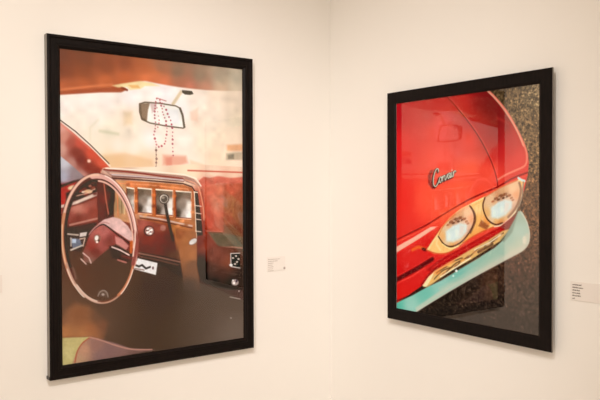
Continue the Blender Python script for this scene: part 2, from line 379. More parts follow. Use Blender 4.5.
    FI([(-3.3,589.7),(138.9,545.9),(138.2,626.7),(32.6,651.1),(-4,662.5)],[(18.3,615.8,(150,74,62)),(62.8,580.1,(196,124,104)),(100.5,565.9,(170,92,76)),(123.1,596.3,(142,66,52)),(62.4,624.4,(130,58,46)),(17.9,652.4,(100,44,36))],3,4.74,0.055)
    LN([(32.7,641.9),(134.4,621)],6.715,(190,132,112),2.765,1,0)
    PO([(17.9,652.4),(134.3,634.1),(126.1,686.4),(17.5,696.4)],(70,32,26),4.74,0.9)
    PO([(95.4,507.5),(94.9,510.7),(91.9,513.7),(87.4,515.7),(82.5,516.1),(78.5,514.9),(76.4,512.4),(77,509.2),(79.9,506.2),(84.4,504.2),(89.3,503.7),(93.4,504.9)],(120,40,32),3.555,0.85)
    PO([(129.7,503.8),(129.2,507.1),(126.2,510.1),(121.6,512.1),(116.6,512.6),(112.5,511.4),(110.4,508.8),(111,505.6),(113.9,502.6),(118.5,500.5),(123.5,500.1),(127.6,501.3)],(150,80,60),3.555,0.85)
    PO([(101.8,526.4),(101.4,529.3),(98.7,532),(94.6,533.8),(90.2,534.1),(86.6,533),(84.7,530.7),(85.2,527.9),(87.8,525.2),(91.9,523.4),(96.4,523),(100,524.1)],(150,60,46),3.555,0.85)
    PO([(135.2,526.9),(134.8,529.5),(132.4,531.9),(128.7,533.5),(124.7,533.8),(121.4,532.9),(119.8,530.8),(120.2,528.2),(122.6,525.8),(126.3,524.2),(130.3,523.8),(133.6,524.8)],(110,44,36),3.555,0.85)
    PO([(77.9,515.5),(77.5,517.8),(75.3,520.1),(72,521.6),(68.3,521.9),(65.3,521),(63.8,519.1),(64.2,516.7),(66.3,514.5),(69.7,513),(73.4,512.6),(76.4,513.5)],(180,70,56),3.555,0.85)
    PO([(114.4,497.3),(114.1,499.3),(112.3,501.1),(109.6,502.3),(106.6,502.6),(104.2,501.9),(102.9,500.3),(103.3,498.4),(105,496.6),(107.8,495.4),(110.8,495.1),(113.2,495.8)],(200,140,110),3.555,0.85)
    PO([(73.9,497),(73.5,499.3),(71.5,501.4),(68.3,502.8),(64.9,503.1),(62.1,502.3),(60.7,500.5),(61.1,498.3),(63.1,496.2),(66.2,494.8),(69.7,494.4),(72.4,495.3)],(90,40,32),3.555,0.85)
    PO([(131.8,480.8),(131.2,484.7),(127.6,488.4),(122.1,490.8),(116.1,491.4),(111.2,490),(108.7,486.9),(109.4,483),(112.9,479.4),(118.4,476.9),(124.4,476.3),(129.3,477.8)],(104,60,50),3.555,0.85)
    PO([(143.2,500.6),(142.7,503.2),(140.4,505.6),(136.6,507.3),(132.6,507.6),(129.3,506.7),(127.7,504.6),(128.1,502),(130.5,499.6),(134.2,498),(138.2,497.6),(141.5,498.5)],(90,36,30),3.555,0.85)
    LN([(55.8,535.6),(93.3,526.7),(127.7,510.1)],3.95,(240,204,170),2.37,0.8,0)
    FI([(-7.4,259.2),(21.3,279.5),(65.2,317.9),(128.9,367.7),(186.6,430.6),(163,446),(143.3,476.3),(93.8,469.1),(53,432.5),(-8.6,382.5)],[(-0.4,280.6,(232,166,146)),(2.4,360.4,(214,160,140)),(13.7,323.6,(214,146,124)),(35.4,337.4,(170,84,68)),(57.2,373.4,(134,60,48)),(71.9,402.6,(122,50,40)),(101.7,431.8,(136,58,46)),(72.4,339.8,(206,88,68)),(117.4,375.5,(214,86,62)),(155.5,412.2,(216,90,64)),(135.9,446.3,(136,56,42)),(42.1,414.2,(190,134,118)),(78.8,458,(190,132,116))],4,2.765,0.055)
    LN([(-7.4,257.4),(54.2,303.6),(110,349.6),(186.6,423)],5.53,(246,220,196),2.37,1,0)
    LN([(-7.4,253.8),(54.2,296.3),(110,344),(182.8,413.6)],3.95,(66,50,40),1.58,0.95,0)
    LN([(-7.5,266.5),(54.1,312.8),(109.9,360.8)],5.53,(236,128,106),3.95,0.7,0)
    PO([(112.2,405.5),(111.3,408.7),(108.9,411.1),(105.6,412),(102.4,411.2),(100.1,408.9),(99.3,405.8),(100.1,402.6),(102.5,400.2),(105.7,399.3),(109,400.1),(111.3,402.3)],(250,200,170),3.95,1)
    LN([(151.3,446.1),(163.1,432.8),(178.7,428.8)],4.74,(240,150,120),1.975,1,0)
    FI([(159.2,431),(349.7,424.3),(525.2,409.5),(779.1,417.9),(775.9,991.1),(346.9,798.7),(137.7,683.2),(139.5,468.8)],[(186.5,438.2,(240,200,170)),(349.6,444,(250,226,196)),(525,442.1,(254,226,190)),(738.9,448.4,(246,214,180)),(641.5,453.4,(250,222,190)),(166.5,495.1,(96,34,26)),(177.5,571,(84,28,22)),(641.1,507.8,(208,106,78)),(593.5,557.4,(192,88,64)),(674.5,558.5,(198,112,84)),(743.4,516.6,(176,84,60)),(733.1,580.6,(150,84,56)),(703.2,643.7,(140,66,46)),(616.6,620.2,(176,84,60)),(588,681.7,(146,60,44)),(752.5,679.5,(118,58,42)),(348,652.7,(150,86,52)),(348.7,554.2,(176,112,68)),(500.6,698.7,(168,104,60)),(347.4,731.6,(112,46,36)),(592,785.7,(112,44,34)),(737,773,(96,60,44)),(591.6,856.4,(70,40,32)),(711.8,856.8,(74,36,28)),(662.5,937.7,(80,60,50)),(477.3,807.3,(120,76,56)),(224,706.1,(120,50,42))],4,2.37,0.055)
    PO([(561.5,474.7),(589.4,460.1),(612.9,466.1),(655.8,457.5),(714.1,465.6),(778.8,460.9),(778.7,491),(665.2,486.9),(617.4,495.2),(579.8,511.8)],(204,96,74),4.74,0.8)
    LN([(515.9,436.1),(641.6,438.8),(778.9,441.5)],6.32,(206,104,80),2.765,1,0)
    LN([(547.6,487),(584.8,458),(627.1,457.7)],5.925,(246,190,160),3.16,0.9,0)
    FI([(589.2,499.4),(684.6,495.3),(680.9,693.7),(625.7,691.5),(592.9,657)],[(617.2,524.4,(216,110,82)),(645.5,579.1,(214,128,98)),(664.9,541.5,(196,104,76)),(616.5,649.4,(196,84,62)),(664.2,663.6,(180,86,62)),(607.4,590.9,(186,84,62))],3,9.48,0.055)
    FI([(684.6,491),(778.7,486.7),(777.4,723.5),(683.3,698.1)],[(723.6,516.6,(190,92,64)),(763.3,538.2,(160,84,56)),(713.4,580.2,(164,96,62)),(752.9,610.9,(140,80,50)),(703.2,643.7,(160,84,58)),(752.5,679.5,(120,66,44)),(712.7,695,(124,76,50))],3,7.9,0.055)
    PO([(653.4,556.9),(651.4,559.2),(648.4,560.8),(644.5,561.7),(640.1,561.7),(635.4,561),(630.8,559.4),(626.5,557.2),(622.9,554.4),(620.2,551.4),(618.6,548.2),(618.1,545.1),(618.9,542.4),(620.9,540.1),(623.8,538.4),(627.7,537.6),(632.1,537.5),(636.7,538.3),(641.4,539.8),(645.7,542),(649.3,544.7),(652.1,547.8),(653.7,551),(654.2,554.1)],(226,140,108),11.85,0.5)
    PO([(677.1,624.7),(675.1,627),(672.1,628.6),(668.2,629.4),(663.7,629.4),(659,628.5),(654.3,626.9),(650,624.6),(646.3,621.8),(643.6,618.7),(641.9,615.5),(641.5,612.4),(642.3,609.6),(644.2,607.4),(647.3,605.8),(651.1,604.9),(655.6,604.9),(660.3,605.8),(665,607.4),(669.3,609.6),(673,612.4),(675.8,615.6),(677.4,618.8),(677.9,621.9)],(214,104,78),11.85,0.5)
    PO([(731.4,562.2),(729.4,564.5),(726.2,566.1),(722.3,567),(717.7,567.1),(712.9,566.3),(708.1,564.7),(703.7,562.4),(700,559.6),(697.2,556.5),(695.5,553.3),(695,550.2),(695.8,547.4),(697.8,545),(700.9,543.4),(704.8,542.5),(709.4,542.4),(714.2,543.2),(719,544.8),(723.4,547),(727.2,549.8),(730,552.9),(731.7,556.2),(732.2,559.3)],(190,110,76),11.85,0.5)
    PO([(756.1,596.8),(754,599.1),(750.9,600.8),(746.9,601.6),(742.3,601.6),(737.4,600.8),(732.5,599.2),(728.1,596.8),(724.3,594),(721.5,590.9),(719.8,587.6),(719.3,584.5),(720.2,581.7),(722.2,579.4),(725.3,577.7),(729.3,576.8),(733.9,576.8),(738.7,577.6),(743.6,579.2),(748.1,581.5),(751.9,584.3),(754.7,587.5),(756.4,590.8),(756.9,593.9)],(126,70,44),11.85,0.5)
    PO([(726.1,621.7),(724.1,624.1),(721,625.7),(717,626.5),(712.4,626.5),(707.6,625.6),(702.8,624),(698.4,621.7),(694.7,618.9),(691.9,615.7),(690.2,612.5),(689.8,609.3),(690.6,606.5),(692.6,604.2),(695.7,602.6),(699.6,601.8),(704.1,601.8),(708.9,602.6),(713.7,604.2),(718.2,606.5),(721.9,609.4),(724.7,612.5),(726.4,615.8),(726.9,618.9)],(176,96,64),11.85,0.5)
    PO([(643.4,628),(641.4,630.3),(638.4,631.9),(634.5,632.7),(630.1,632.7),(625.5,631.8),(620.8,630.2),(616.6,627.9),(613,625.1),(610.3,622),(608.7,618.9),(608.2,615.8),(609,613),(610.9,610.8),(613.9,609.2),(617.7,608.3),(622.1,608.3),(626.8,609.2),(631.4,610.8),(635.7,613),(639.3,615.8),(642.1,618.9),(643.7,622.1),(644.1,625.2)],(170,74,54),11.85,0.5)
    PO([(760.8,657),(758.7,659.3),(755.6,660.9),(751.5,661.7),(746.9,661.6),(742,660.7),(737.2,659.1),(732.7,656.7),(728.9,653.8),(726.1,650.7),(724.4,647.4),(723.9,644.2),(724.7,641.4),(726.8,639.1),(729.9,637.5),(733.9,636.7),(738.5,636.7),(743.4,637.6),(748.2,639.2),(752.7,641.6),(756.5,644.5),(759.4,647.7),(761.1,651),(761.6,654.1)],(150,90,60),11.85,0.5)
    PO([(662.3,670.6),(660.3,672.9),(657.3,674.5),(653.4,675.2),(649,675.2),(644.3,674.3),(639.6,672.6),(635.3,670.3),(631.7,667.5),(629,664.3),(627.3,661.1),(626.9,658),(627.7,655.3),(629.6,653),(632.6,651.4),(636.5,650.6),(640.9,650.7),(645.6,651.6),(650.3,653.2),(654.6,655.5),(658.2,658.4),(661,661.5),(662.7,664.7),(663.1,667.9)],(206,110,84),11.85,0.5)
    PO([(761.6,515.4),(759.5,517.8),(756.4,519.5),(752.3,520.4),(747.7,520.5),(742.8,519.7),(738,518.1),(733.5,515.9),(729.7,513.2),(726.9,510.1),(725.2,506.8),(724.8,503.7),(725.6,500.9),(727.6,498.5),(730.7,496.8),(734.7,495.9),(739.3,495.8),(744.2,496.5),(749,498),(753.5,500.3),(757.3,503),(760.2,506.1),(761.9,509.4),(762.4,512.5)],(206,110,80),11.85,0.5)
    LN([(597.4,686.2),(673.7,691.3)],3.555,(230,130,104),1.975,0.7,0)
    LN([(577.4,515.9),(588.7,578.1),(590.3,690.1)],6.32,(134,56,42),4.74,0.6,0)
    PO([(159.2,436.6),(194.4,434.3),(266.6,439.1),(392.2,449.5),(506.7,458.6),(543.1,470.6),(570.6,499.4),(533.8,491.1),(497.6,479),(349.3,471.5),(194.2,464.7)],(176,130,112),2.37,1)
    LN([(186.4,449.5),(349.4,458.2),(497.7,466.8)],3.555,(236,190,160),1.975,1,0)
    LN([(194.2,460.9),(349.4,469.2),(497.6,481.4)],3.16,(120,80,70),1.58,1,0)
    LN([(163.1,436.6),(266.5,444.9),(392.1,459.4),(493.2,468.8)],5.925,(140,58,46),1.975,1,0)
    LN([(170.9,431.5),(266.6,435.2),(392.2,444.3),(497.8,452.6),(552.3,468.5),(575.2,499.4)],4.74,(255,236,210),2.37,1,0)
    LN([(194.1,468.5),(349.3,477.8),(493,489.5),(533.7,503.4),(551.9,528.1)],5.925,(84,44,34),2.37,1,0)
    LN([(506.6,474.9),(552.1,491.1),(570.4,524.1),(584,582.1),(588.3,640.2)],4.74,(240,170,130),2.765,0.8,1)
    LN([(194.3,455.2),(349.4,464.5),(493.1,474.9)],3.95,(214,196,190),2.37,1,0)
    FI([(198,476.1),(349.3,483.4),(497.5,495.2),(533.7,507.5),(547.3,532.2),(555.2,721.7),(455.8,700.8),(347.9,664.6),(200.8,624.8)],[(217.6,514.3,(214,160,110)),(209.1,571.5,(170,130,90)),(224.8,610.1,(196,140,96)),(286.6,499,(216,124,72)),(369.9,554.5,(170,92,50)),(457.2,507.3,(206,120,68)),(537.9,556.7,(186,104,62)),(456.7,575.8,(170,96,52)),(369.4,625.7,(176,100,58)),(523.6,646.5,(180,110,66)),(456.1,668.6,(178,110,60)),(412.1,674.9,(130,64,42)),(285.7,611.7,(206,140,100))],4,3.16,0.055)
    LN([(201.9,487.5),(349.2,495.2),(515.4,511.5),(528.8,556.6)],5.135,(236,150,100),2.37,1,0)
    LN([(213.8,491.3),(216.8,613.8)],3.95,(220,130,80),1.975,1,0)
    PO([(221.6,510.4),(245.7,510.5),(244.9,606.8),(224.9,602.5)],(180,150,110),3.95,0.9)
    PO([(250.6,502.8),(284.9,507.2),(284.9,603.1),(251.1,599.2)],(120,54,34),1.975,1)
    FI([(253.9,504.8),(282.4,508.7),(281.7,600),(255.2,595.5)],[(257.8,516.4,(104,84,66)),(261.4,584,(74,58,46)),(267.7,552.2,(150,128,110)),(274.1,520.3,(128,104,84)),(273.8,556.2,(236,222,206)),(269.5,588,(255,246,234)),(267.4,591.9,(190,172,156))],4,1.58,0.055)
    LN([(253.9,504.8),(282.4,509.5)],5.135,(255,232,202),1.975,1,0)
    LN([(283.6,508.7),(283.7,600)],3.16,(240,190,150),1.58,1,0)
    LN([(255.1,600.5),(281.6,605)],3.555,(236,180,140),1.58,1,0)
    PO([(295.6,504.9),(357.9,509.4),(358,608.8),(296.1,604.2)],(120,54,34),1.975,1)
    FI([(298.9,506.8),(355.4,510.9),(354.7,605.6),(300.2,600.4)],[(302.9,518.5,(104,84,66)),(306.5,588.8,(74,58,46)),(326.6,555.9,(150,128,110)),(346.8,522.7,(128,104,84)),(346.6,560.1,(236,222,206)),(342.1,593.5,(255,246,234)),(326.3,597.1,(190,172,156))],4,1.58,0.055)
    LN([(298.9,506.8),(355.4,511.7)],5.135,(255,232,202),1.975,1,0)
    LN([(356.7,510.9),(356.8,605.6)],3.16,(240,190,150),1.58,1,0)
    LN([(300.2,605.5),(354.6,610.7)],3.555,(236,180,140),1.58,1,0)
    PO([(371.1,511),(448.8,515.7),(448.9,619.1),(371.6,613.9)],(120,54,34),1.975,1)
    FI([(374.5,513),(446.1,517.3),(445.4,615.8),(375.9,610.1)],[(378.7,524.9,(104,84,66)),(382.5,598.3,(74,58,46)),(409.7,564,(150,128,110)),(437.2,529.3,(128,104,84)),(436.9,568.4,(236,222,206)),(432.3,603.5,(255,246,234)),(409.4,606.9,(190,172,156))],4,1.58,0.055)
    LN([(374.5,513),(446.1,518.1)],5.135,(255,232,202),1.975,1,0)
    LN([(447.4,517.3),(447.6,615.9)],3.16,(240,190,150),1.58,1,0)
    LN([(375.9,615.2),(445.4,621.1)],3.555,(236,180,140),1.58,1,0)
    PO([(458,517.4),(531.7,522.2),(531.9,633.6),(458.6,628.3)],(120,54,34),1.975,1)
    FI([(461.6,519.4),(529,523.8),(528.3,630.3),(463,624.4)],[(465.9,531.5,(104,84,66)),(469.8,612.4,(74,58,46)),(494.7,574.4,(150,128,110)),(519.8,536,(128,104,84)),(519.5,578.9,(236,222,206)),(514.7,617.6,(255,246,234)),(494.3,621.2,(190,172,156))],4,1.58,0.055)
    LN([(461.6,519.4),(529,524.7)],5.135,(255,232,202),1.975,1,0)
    LN([(530.4,523.9),(530.6,630.3)],3.16,(240,190,150),1.58,1,0)
    LN([(463,629.6),(528.2,635.6)],3.555,(236,180,140),1.58,1,0)
    PO([(285.3,502.9),(295.6,502.9),(295.6,608.1),(285.3,607.8)],(186,98,52),1.975,0.9)
    PO([(359.7,507),(371.2,507),(371.2,617.9),(359.7,617.6)],(186,98,52),1.975,0.9)
    PO([(450.5,515.3),(458,515.3),(458.2,624.2),(450.6,624)],(186,98,52),1.975,0.9)
    LN([(306.3,616.1),(390.8,630.3),(532.6,663.2)],5.925,(206,176,160),2.37,1,0)
    LN([(306.3,624),(390.8,638.3),(532.6,671.4)],3.95,(90,44,34),1.975,1,0)
    PO([(234.4,497.5),(233.7,500.5),(230.9,503.1),(226.7,504.6),(222.2,504.6),(218.7,503),(217,500.4),(217.7,497.4),(220.5,494.8),(224.7,493.3),(229.2,493.3),(232.7,494.9)],(240,170,110),4.74,0.75)
    PO([(299.2,556),(298.5,559.1),(295.6,561.7),(291.3,563.1),(286.7,563),(283,561.4),(281.3,558.7),(282,555.7),(284.9,553.1),(289.2,551.6),(293.8,551.7),(297.5,553.3)],(236,150,90),4.74,0.75)
    PO([(299.4,524.8),(298.8,527.9),(295.9,530.5),(291.5,532),(286.9,531.9),(283.3,530.3),(281.6,527.7),(282.2,524.6),(285.1,522),(289.5,520.5),(294.1,520.6),(297.7,522.1)],(150,74,40),4.74,0.75)
    PO([(374.2,533.2),(373.5,536.4),(370.5,539),(366,540.5),(361.3,540.5),(357.5,538.8),(355.8,536.1),(356.5,533),(359.5,530.3),(363.9,528.8),(368.7,528.9),(372.5,530.5)],(226,120,64),4.74,0.75)
    PO([(373.9,576.8),(373.2,579.9),(370.2,582.6),(365.7,584),(361,583.9),(357.2,582.2),(355.4,579.5),(356.1,576.4),(359.1,573.8),(363.6,572.3),(368.4,572.4),(372.1,574.1)],(130,62,36),4.74,0.75)
    PO([(463.5,538),(462.8,541.2),(459.6,543.9),(455,545.5),(450.1,545.4),(446.1,543.7),(444.3,540.9),(445,537.8),(448.1,535.1),(452.8,533.5),(457.7,533.6),(461.6,535.2)],(214,120,66),4.74,0.75)
    PO([(463.1,590.5),(462.4,593.7),(459.3,596.4),(454.6,597.8),(449.7,597.7),(445.8,596),(443.9,593.2),(444.7,590),(447.8,587.4),(452.4,585.9),(457.3,586),(461.3,587.7)],(140,70,40),4.74,0.75)
    PO([(546,555.2),(545.3,558.5),(542,561.2),(537.2,562.7),(532.1,562.6),(528.1,560.9),(526.2,558.1),(526.9,554.9),(530.1,552.1),(534.9,550.6),(540,550.7),(544.1,552.4)],(206,116,70),4.74,0.75)
    PO([(545.7,604.5),(544.9,607.7),(541.7,610.5),(536.9,611.9),(531.8,611.8),(527.7,610),(525.8,607.2),(526.6,604),(529.8,601.3),(534.6,599.8),(539.7,599.9),(543.8,601.7)],(230,150,96),4.74,0.75)
    PO([(336.3,613.5),(335.6,616.6),(332.7,619.2),(328.3,620.6),(323.6,620.4),(319.9,618.7),(318.1,616),(318.8,612.9),(321.8,610.3),(326.2,608.9),(330.8,609.1),(334.6,610.7)],(240,170,110),4.74,0.75)
    PO([(426.3,621.8),(425.6,625),(422.5,627.6),(418,629),(413.1,628.9),(409.2,627.2),(407.4,624.4),(408.2,621.2),(411.2,618.6),(415.8,617.2),(420.6,617.3),(424.5,619)],(150,80,46),4.74,0.75)
    PO([(497.2,640),(496.5,643.2),(493.3,645.9),(488.6,647.3),(483.6,647.1),(479.6,645.4),(477.8,642.5),(478.5,639.3),(481.6,636.7),(486.3,635.2),(491.4,635.4),(495.3,637.2)],(236,160,104),4.74,0.75)
    PO([(515.2,656.9),(514.4,660.1),(511.3,662.8),(506.5,664.2),(501.5,664),(497.5,662.2),(495.6,659.4),(496.3,656.2),(499.5,653.5),(504.2,652.1),(509.3,652.3),(513.3,654)],(160,90,50),4.74,0.75)
    PO([(479.1,659.7),(478.4,662.9),(475.2,665.6),(470.6,667),(465.6,666.8),(461.7,665),(459.8,662.2),(460.5,659),(463.7,656.3),(468.3,654.9),(473.3,655.1),(477.3,656.9)],(206,130,80),4.74,0.75)
    PO([(453.6,501.7),(452.8,504.9),(449.7,507.6),(445.1,509.2),(440.2,509.1),(436.3,507.5),(434.5,504.7),(435.2,501.6),(438.3,498.9),(442.9,497.3),(447.8,497.3),(451.7,498.9)],(236,150,90),4.74,0.75)
    PO([(392.5,501.6),(391.8,504.7),(388.8,507.4),(384.2,509),(379.4,508.9),(375.7,507.3),(373.9,504.6),(374.6,501.5),(377.6,498.8),(382.1,497.2),(386.9,497.3),(390.7,498.9)],(160,80,46),4.74,0.75)
    PO([(266.8,491.7),(266.2,494.8),(263.3,497.4),(259,498.9),(254.5,498.9),(250.9,497.3),(249.2,494.7),(249.9,491.6),(252.7,489),(257,487.5),(261.6,487.5),(265.2,489.1)],(150,80,50),4.74,0.75)
    LN([(229.7,506.6),(232.9,602.7)],3.95,(120,86,54),1.975,0.8,0)
    LN([(241.7,510.5),(243.3,606.8)],3.16,(230,190,140),1.975,0.8,0)
    PO([(542.7,519.8),(558.9,519.9),(567.7,577.7),(578.8,660.7),(585.3,735.5),(552.8,733.9),(549,618.5)],(58,34,28),1.975,1)
    LN([(544.1,523.9),(547.7,597.9),(550.9,680.3),(555.1,734)],3.95,(250,222,190),1.58,1,0)
    LN([(542.7,523.9),(558.8,526.1)],3.95,(250,222,190),1.58,1,0)
    LN([(549.2,579.4),(574.7,583.2)],3.95,(232,204,180),1.58,1,0)
    LN([(549,610.3),(574.5,614.2)],3.95,(232,204,180),1.58,1,0)
    LN([(548.9,634.9),(574.3,639)],3.95,(232,204,180),1.58,1,0)
    LN([(548.5,684.3),(574,688.6)],3.95,(232,204,180),1.58,1,0)
    LN([(548.4,709),(573.8,713.4)],3.95,(232,204,180),1.58,1,0)
    FI([(456.1,668.6),(550.8,688.5),(559.2,812.7),(567.7,929.2),(494.5,922.6),(477.5,791.1)],[(504.9,719.3,(176,110,66)),(478.1,697.8,(150,86,52)),(522.7,785.7,(168,106,66)),(531.5,823.2,(128,88,64)),(512.7,916,(88,70,58)),(541.3,741.6,(160,100,64))],3,3.95,0.055)
    PO([(555.2,721.7),(578.4,722.8),(596.7,790.2),(559.4,787.9)],(50,30,26),3.16,1)
    LN([(554.8,779.4),(596.7,785.2)],4.345,(200,150,124),1.975,0.8,0)
    LN([(554.6,812.4),(596.5,818.5)],4.345,(200,150,124),1.975,0.8,0)
    FI([(293.8,627.5),(348.1,637),(412.3,654.9),(451.5,692.6),(468.4,806.7),(389.7,785.6),(305.2,756.8),(297.4,701.7)],[(314.4,647.7,(170,90,74)),(373.4,657.6,(150,76,60)),(425.3,667.4,(120,60,44)),(330.7,711.1,(130,58,44)),(390.2,713.9,(116,50,38)),(433.6,732,(96,46,36)),(347.2,759.2,(104,48,38)),(442,788.8,(84,50,40)),(305.4,733.4,(104,48,40))],3,4.74,0.055)
    PO([(305.2,756.8),(411.4,778.9),(477.4,799.2),(490.4,873.3),(411,827),(304.9,795.9)],(60,38,30),4.74,0.9)
    LN([(296.9,760.3),(381.1,781.1),(477.3,807.3)],5.53,(150,108,90),2.765,1,0)
    LN([(305.1,774.4),(381,793),(468.3,818.9)],3.95,(120,84,70),2.765,1,0)
    PO([(411.5,762.9),(468.8,758.1),(477.4,799.2),(415.7,779.2)],(96,66,50),5.925,0.7)
    PO([(366.9,677.1),(366.1,682.8),(363.7,687.9),(359.9,692.3),(355.1,695.5),(349.4,697.4),(343.4,697.9),(337.4,696.9),(331.8,694.5),(327.1,690.9),(323.5,686.2),(321.2,680.9),(320.5,675.3),(321.3,669.8),(323.6,664.7),(327.3,660.3),(332.1,657.1),(337.7,655.1),(343.7,654.6),(349.7,655.5),(355.3,657.9),(360.2,661.5),(363.8,666.1),(366.1,671.5)],(84,34,30),2.37,1)
    PO([(363.5,677),(362.8,681.3),(361,685.2),(358.2,688.5),(354.5,691),(350.1,692.5),(345.5,692.9),(341,692.1),(336.7,690.3),(333.1,687.5),(330.3,684),(328.6,679.9),(328,675.6),(328.6,671.4),(330.4,667.5),(333.2,664.1),(336.9,661.7),(341.2,660.2),(345.8,659.8),(350.4,660.5),(354.7,662.3),(358.3,665.1),(361.2,668.6),(362.9,672.7)],(190,150,134),2.37,1)
    PO([(350.7,676.5),(350.1,678.5),(348.2,679.8),(345.6,680.3),(343.1,679.6),(341.3,678.1),(340.6,676.1),(341.3,674.2),(343.2,672.8),(345.7,672.4),(348.2,673),(350.1,674.5)],(255,244,234),1.58,1)
    PO([(359.3,672.9),(358.6,674.8),(356.7,676.2),(354.1,676.6),(351.6,676),(349.8,674.5),(349.1,672.5),(349.8,670.6),(351.7,669.2),(354.2,668.7),(356.7,669.4),(358.6,670.9)],(255,244,234),1.58,1)
    PO([(342.2,682.1),(341.6,684),(339.7,685.4),(337.2,685.8),(334.6,685.2),(332.8,683.7),(332.1,681.7),(332.8,679.7),(334.7,678.4),(337.2,677.9),(339.7,678.6),(341.6,680.1)],(255,244,234),1.58,1)
    PO([(354.9,686.6),(354.2,688.5),(352.3,689.9),(349.8,690.3),(347.3,689.7),(345.4,688.1),(344.8,686.1),(345.4,684.2),(347.3,682.8),(349.9,682.4),(352.4,683),(354.2,684.6)],(255,244,234),1.58,1)
    PO([(344.5,668.4),(343.8,670.3),(341.9,671.7),(339.4,672.1),(336.9,671.5),(335,670),(334.4,668),(335,666.1),(336.9,664.7),(339.4,664.3),(342,664.9),(343.8,666.4)],(255,244,234),1.58,1)
    PO([(353.3,680.6),(352.8,681.9),(351.5,682.9),(349.9,683.2),(348.2,682.7),(346.9,681.7),(346.5,680.3),(347,678.9),(348.2,678),(349.9,677.7),(351.6,678.1),(352.8,679.2)],(70,36,32),1.185,1)
    PO([(344.9,673.1),(344.4,674.5),(343.1,675.4),(341.5,675.8),(339.8,675.3),(338.5,674.3),(338.1,672.9),(338.6,671.5),(339.8,670.5),(341.5,670.2),(343.2,670.7),(344.4,671.7)],(70,36,32),1.185,1)
    PO([(338.1,674),(337.6,675.4),(336.4,676.4),(334.7,676.7),(333,676.2),(331.8,675.2),(331.4,673.8),(331.8,672.4),(333.1,671.5),(334.7,671.2),(336.4,671.6),(337.7,672.7)],(70,36,32),1.185,1)
    PO([(416.5,667.1),(414.7,673),(409.9,677.2),(403.4,678.6),(396.9,676.7),(392.2,672.2),(390.6,666.1),(392.3,660.2),(397.1,656),(403.6,654.6),(410.1,656.5),(414.8,661)],(176,120,104),3.95,0.8)
    LN([(412.9,563.1),(421.3,611.2),(434,667.7),(446.9,716.6)],12.64,(58,38,32),2.765,1,0)
    PO([(431.4,550.5),(430.5,555.9),(428.2,560.9),(424.6,565.1),(419.9,568.4),(414.4,570.4),(408.5,571),(402.7,570.2),(397.3,568),(392.7,564.7),(389.2,560.3),(387,555.3),(386.3,550),(387.1,544.6),(389.3,539.7),(392.9,535.4),(397.6,532.2),(403,530.1),(408.9,529.5),(414.7,530.2),(420.1,532.4),(424.8,535.7),(428.4,540),(430.6,545.1)],(70,52,42),1.975,1)
    PO([(427.4,550.4),(426.8,554.9),(424.8,559),(421.8,562.5),(417.9,565.2),(413.4,566.9),(408.6,567.4),(403.8,566.7),(399.3,564.9),(395.5,562.2),(392.5,558.6),(390.7,554.4),(390.1,550),(390.8,545.6),(392.7,541.5),(395.6,538),(399.5,535.3),(404,533.6),(408.8,533.1),(413.7,533.7),(418.2,535.5),(422,538.2),(425,541.8),(426.8,546)],(206,190,170),1.975,1)
    PO([(424.4,551.2),(422.3,558),(416.9,562.9),(409.5,564.6),(402.1,562.7),(396.8,557.6),(394.9,550.9),(396.9,544.1),(402.3,539.2),(409.7,537.5),(417,539.4),(422.4,544.4)],(92,78,66),2.765,1)
    PO([(412.2,546.3),(411.3,548.7),(408.7,550.4),(405.2,551),(401.8,550.3),(399.3,548.5),(398.3,546.1),(399.3,543.7),(401.8,542),(405.3,541.4),(408.8,542.1),(411.3,543.9)],(150,134,116),3.16,1)
    PO([(557.7,718.3),(558.9,721.4),(558.7,725),(557.1,728.9),(554.2,732.7),(550.2,736.1),(545.4,739.1),(540.1,741.3),(534.6,742.6),(529.5,742.9),(524.9,742.2),(521.2,740.6),(518.7,738.2),(517.5,735),(517.7,731.4),(519.3,727.6),(522.2,723.9),(526.1,720.4),(530.9,717.5),(536.2,715.3),(541.6,713.9),(546.8,713.6),(551.5,714.2),(555.2,715.8)],(150,116,98),1.975,1)
    PO([(553.2,718.6),(554.1,721),(553.8,723.9),(552.3,726.9),(549.8,730),(546.4,732.8),(542.3,735.2),(537.9,737.1),(533.4,738.3),(529.1,738.7),(525.4,738.3),(522.4,737.1),(520.4,735.3),(519.6,732.9),(519.9,730),(521.3,727),(523.8,724),(527.2,721.1),(531.2,718.7),(535.7,716.8),(540.2,715.6),(544.5,715.2),(548.2,715.6),(551.2,716.7)],(228,218,206),1.975,1)
    PO([(280.3,776.8),(305,783.4),(378.8,804.8),(371.1,851.9),(325.5,836.6),(279.9,821.6)],(236,228,218),1.975,1)
    LN([(284.2,806.3),(300.6,813.3),(313.2,808.2),(329.8,823.2),(346.7,818.4)],7.9,(60,48,42),1.975,1,0)
    LN([(284.1,819.9),(321.4,828.5)],4.74,(150,120,110),1.975,1,0)
    PO([(363.7,823.6),(363.1,826.7),(361.5,828.9),(359.4,829.6),(357.2,828.6),(355.7,826.2),(355.2,823),(355.7,819.9),(357.3,817.7),(359.5,817),(361.6,818),(363.1,820.4)],(110,80,80),1.58,1)
    PO([(606.7,690.8),(673.6,695.6),(777.4,719.2),(777.1,770.9),(673.2,765.2),(634.9,738)],(112,88,66),7.11,1)
    PO([(630.4,700.1),(702.8,711.6),(692.8,740.9),(649.3,734.5)],(96,80,56),7.9,0.6)
    LN([(653.9,760),(712.3,758.9),(777.1,766.6)],6.32,(168,112,90),3.16,1,0)
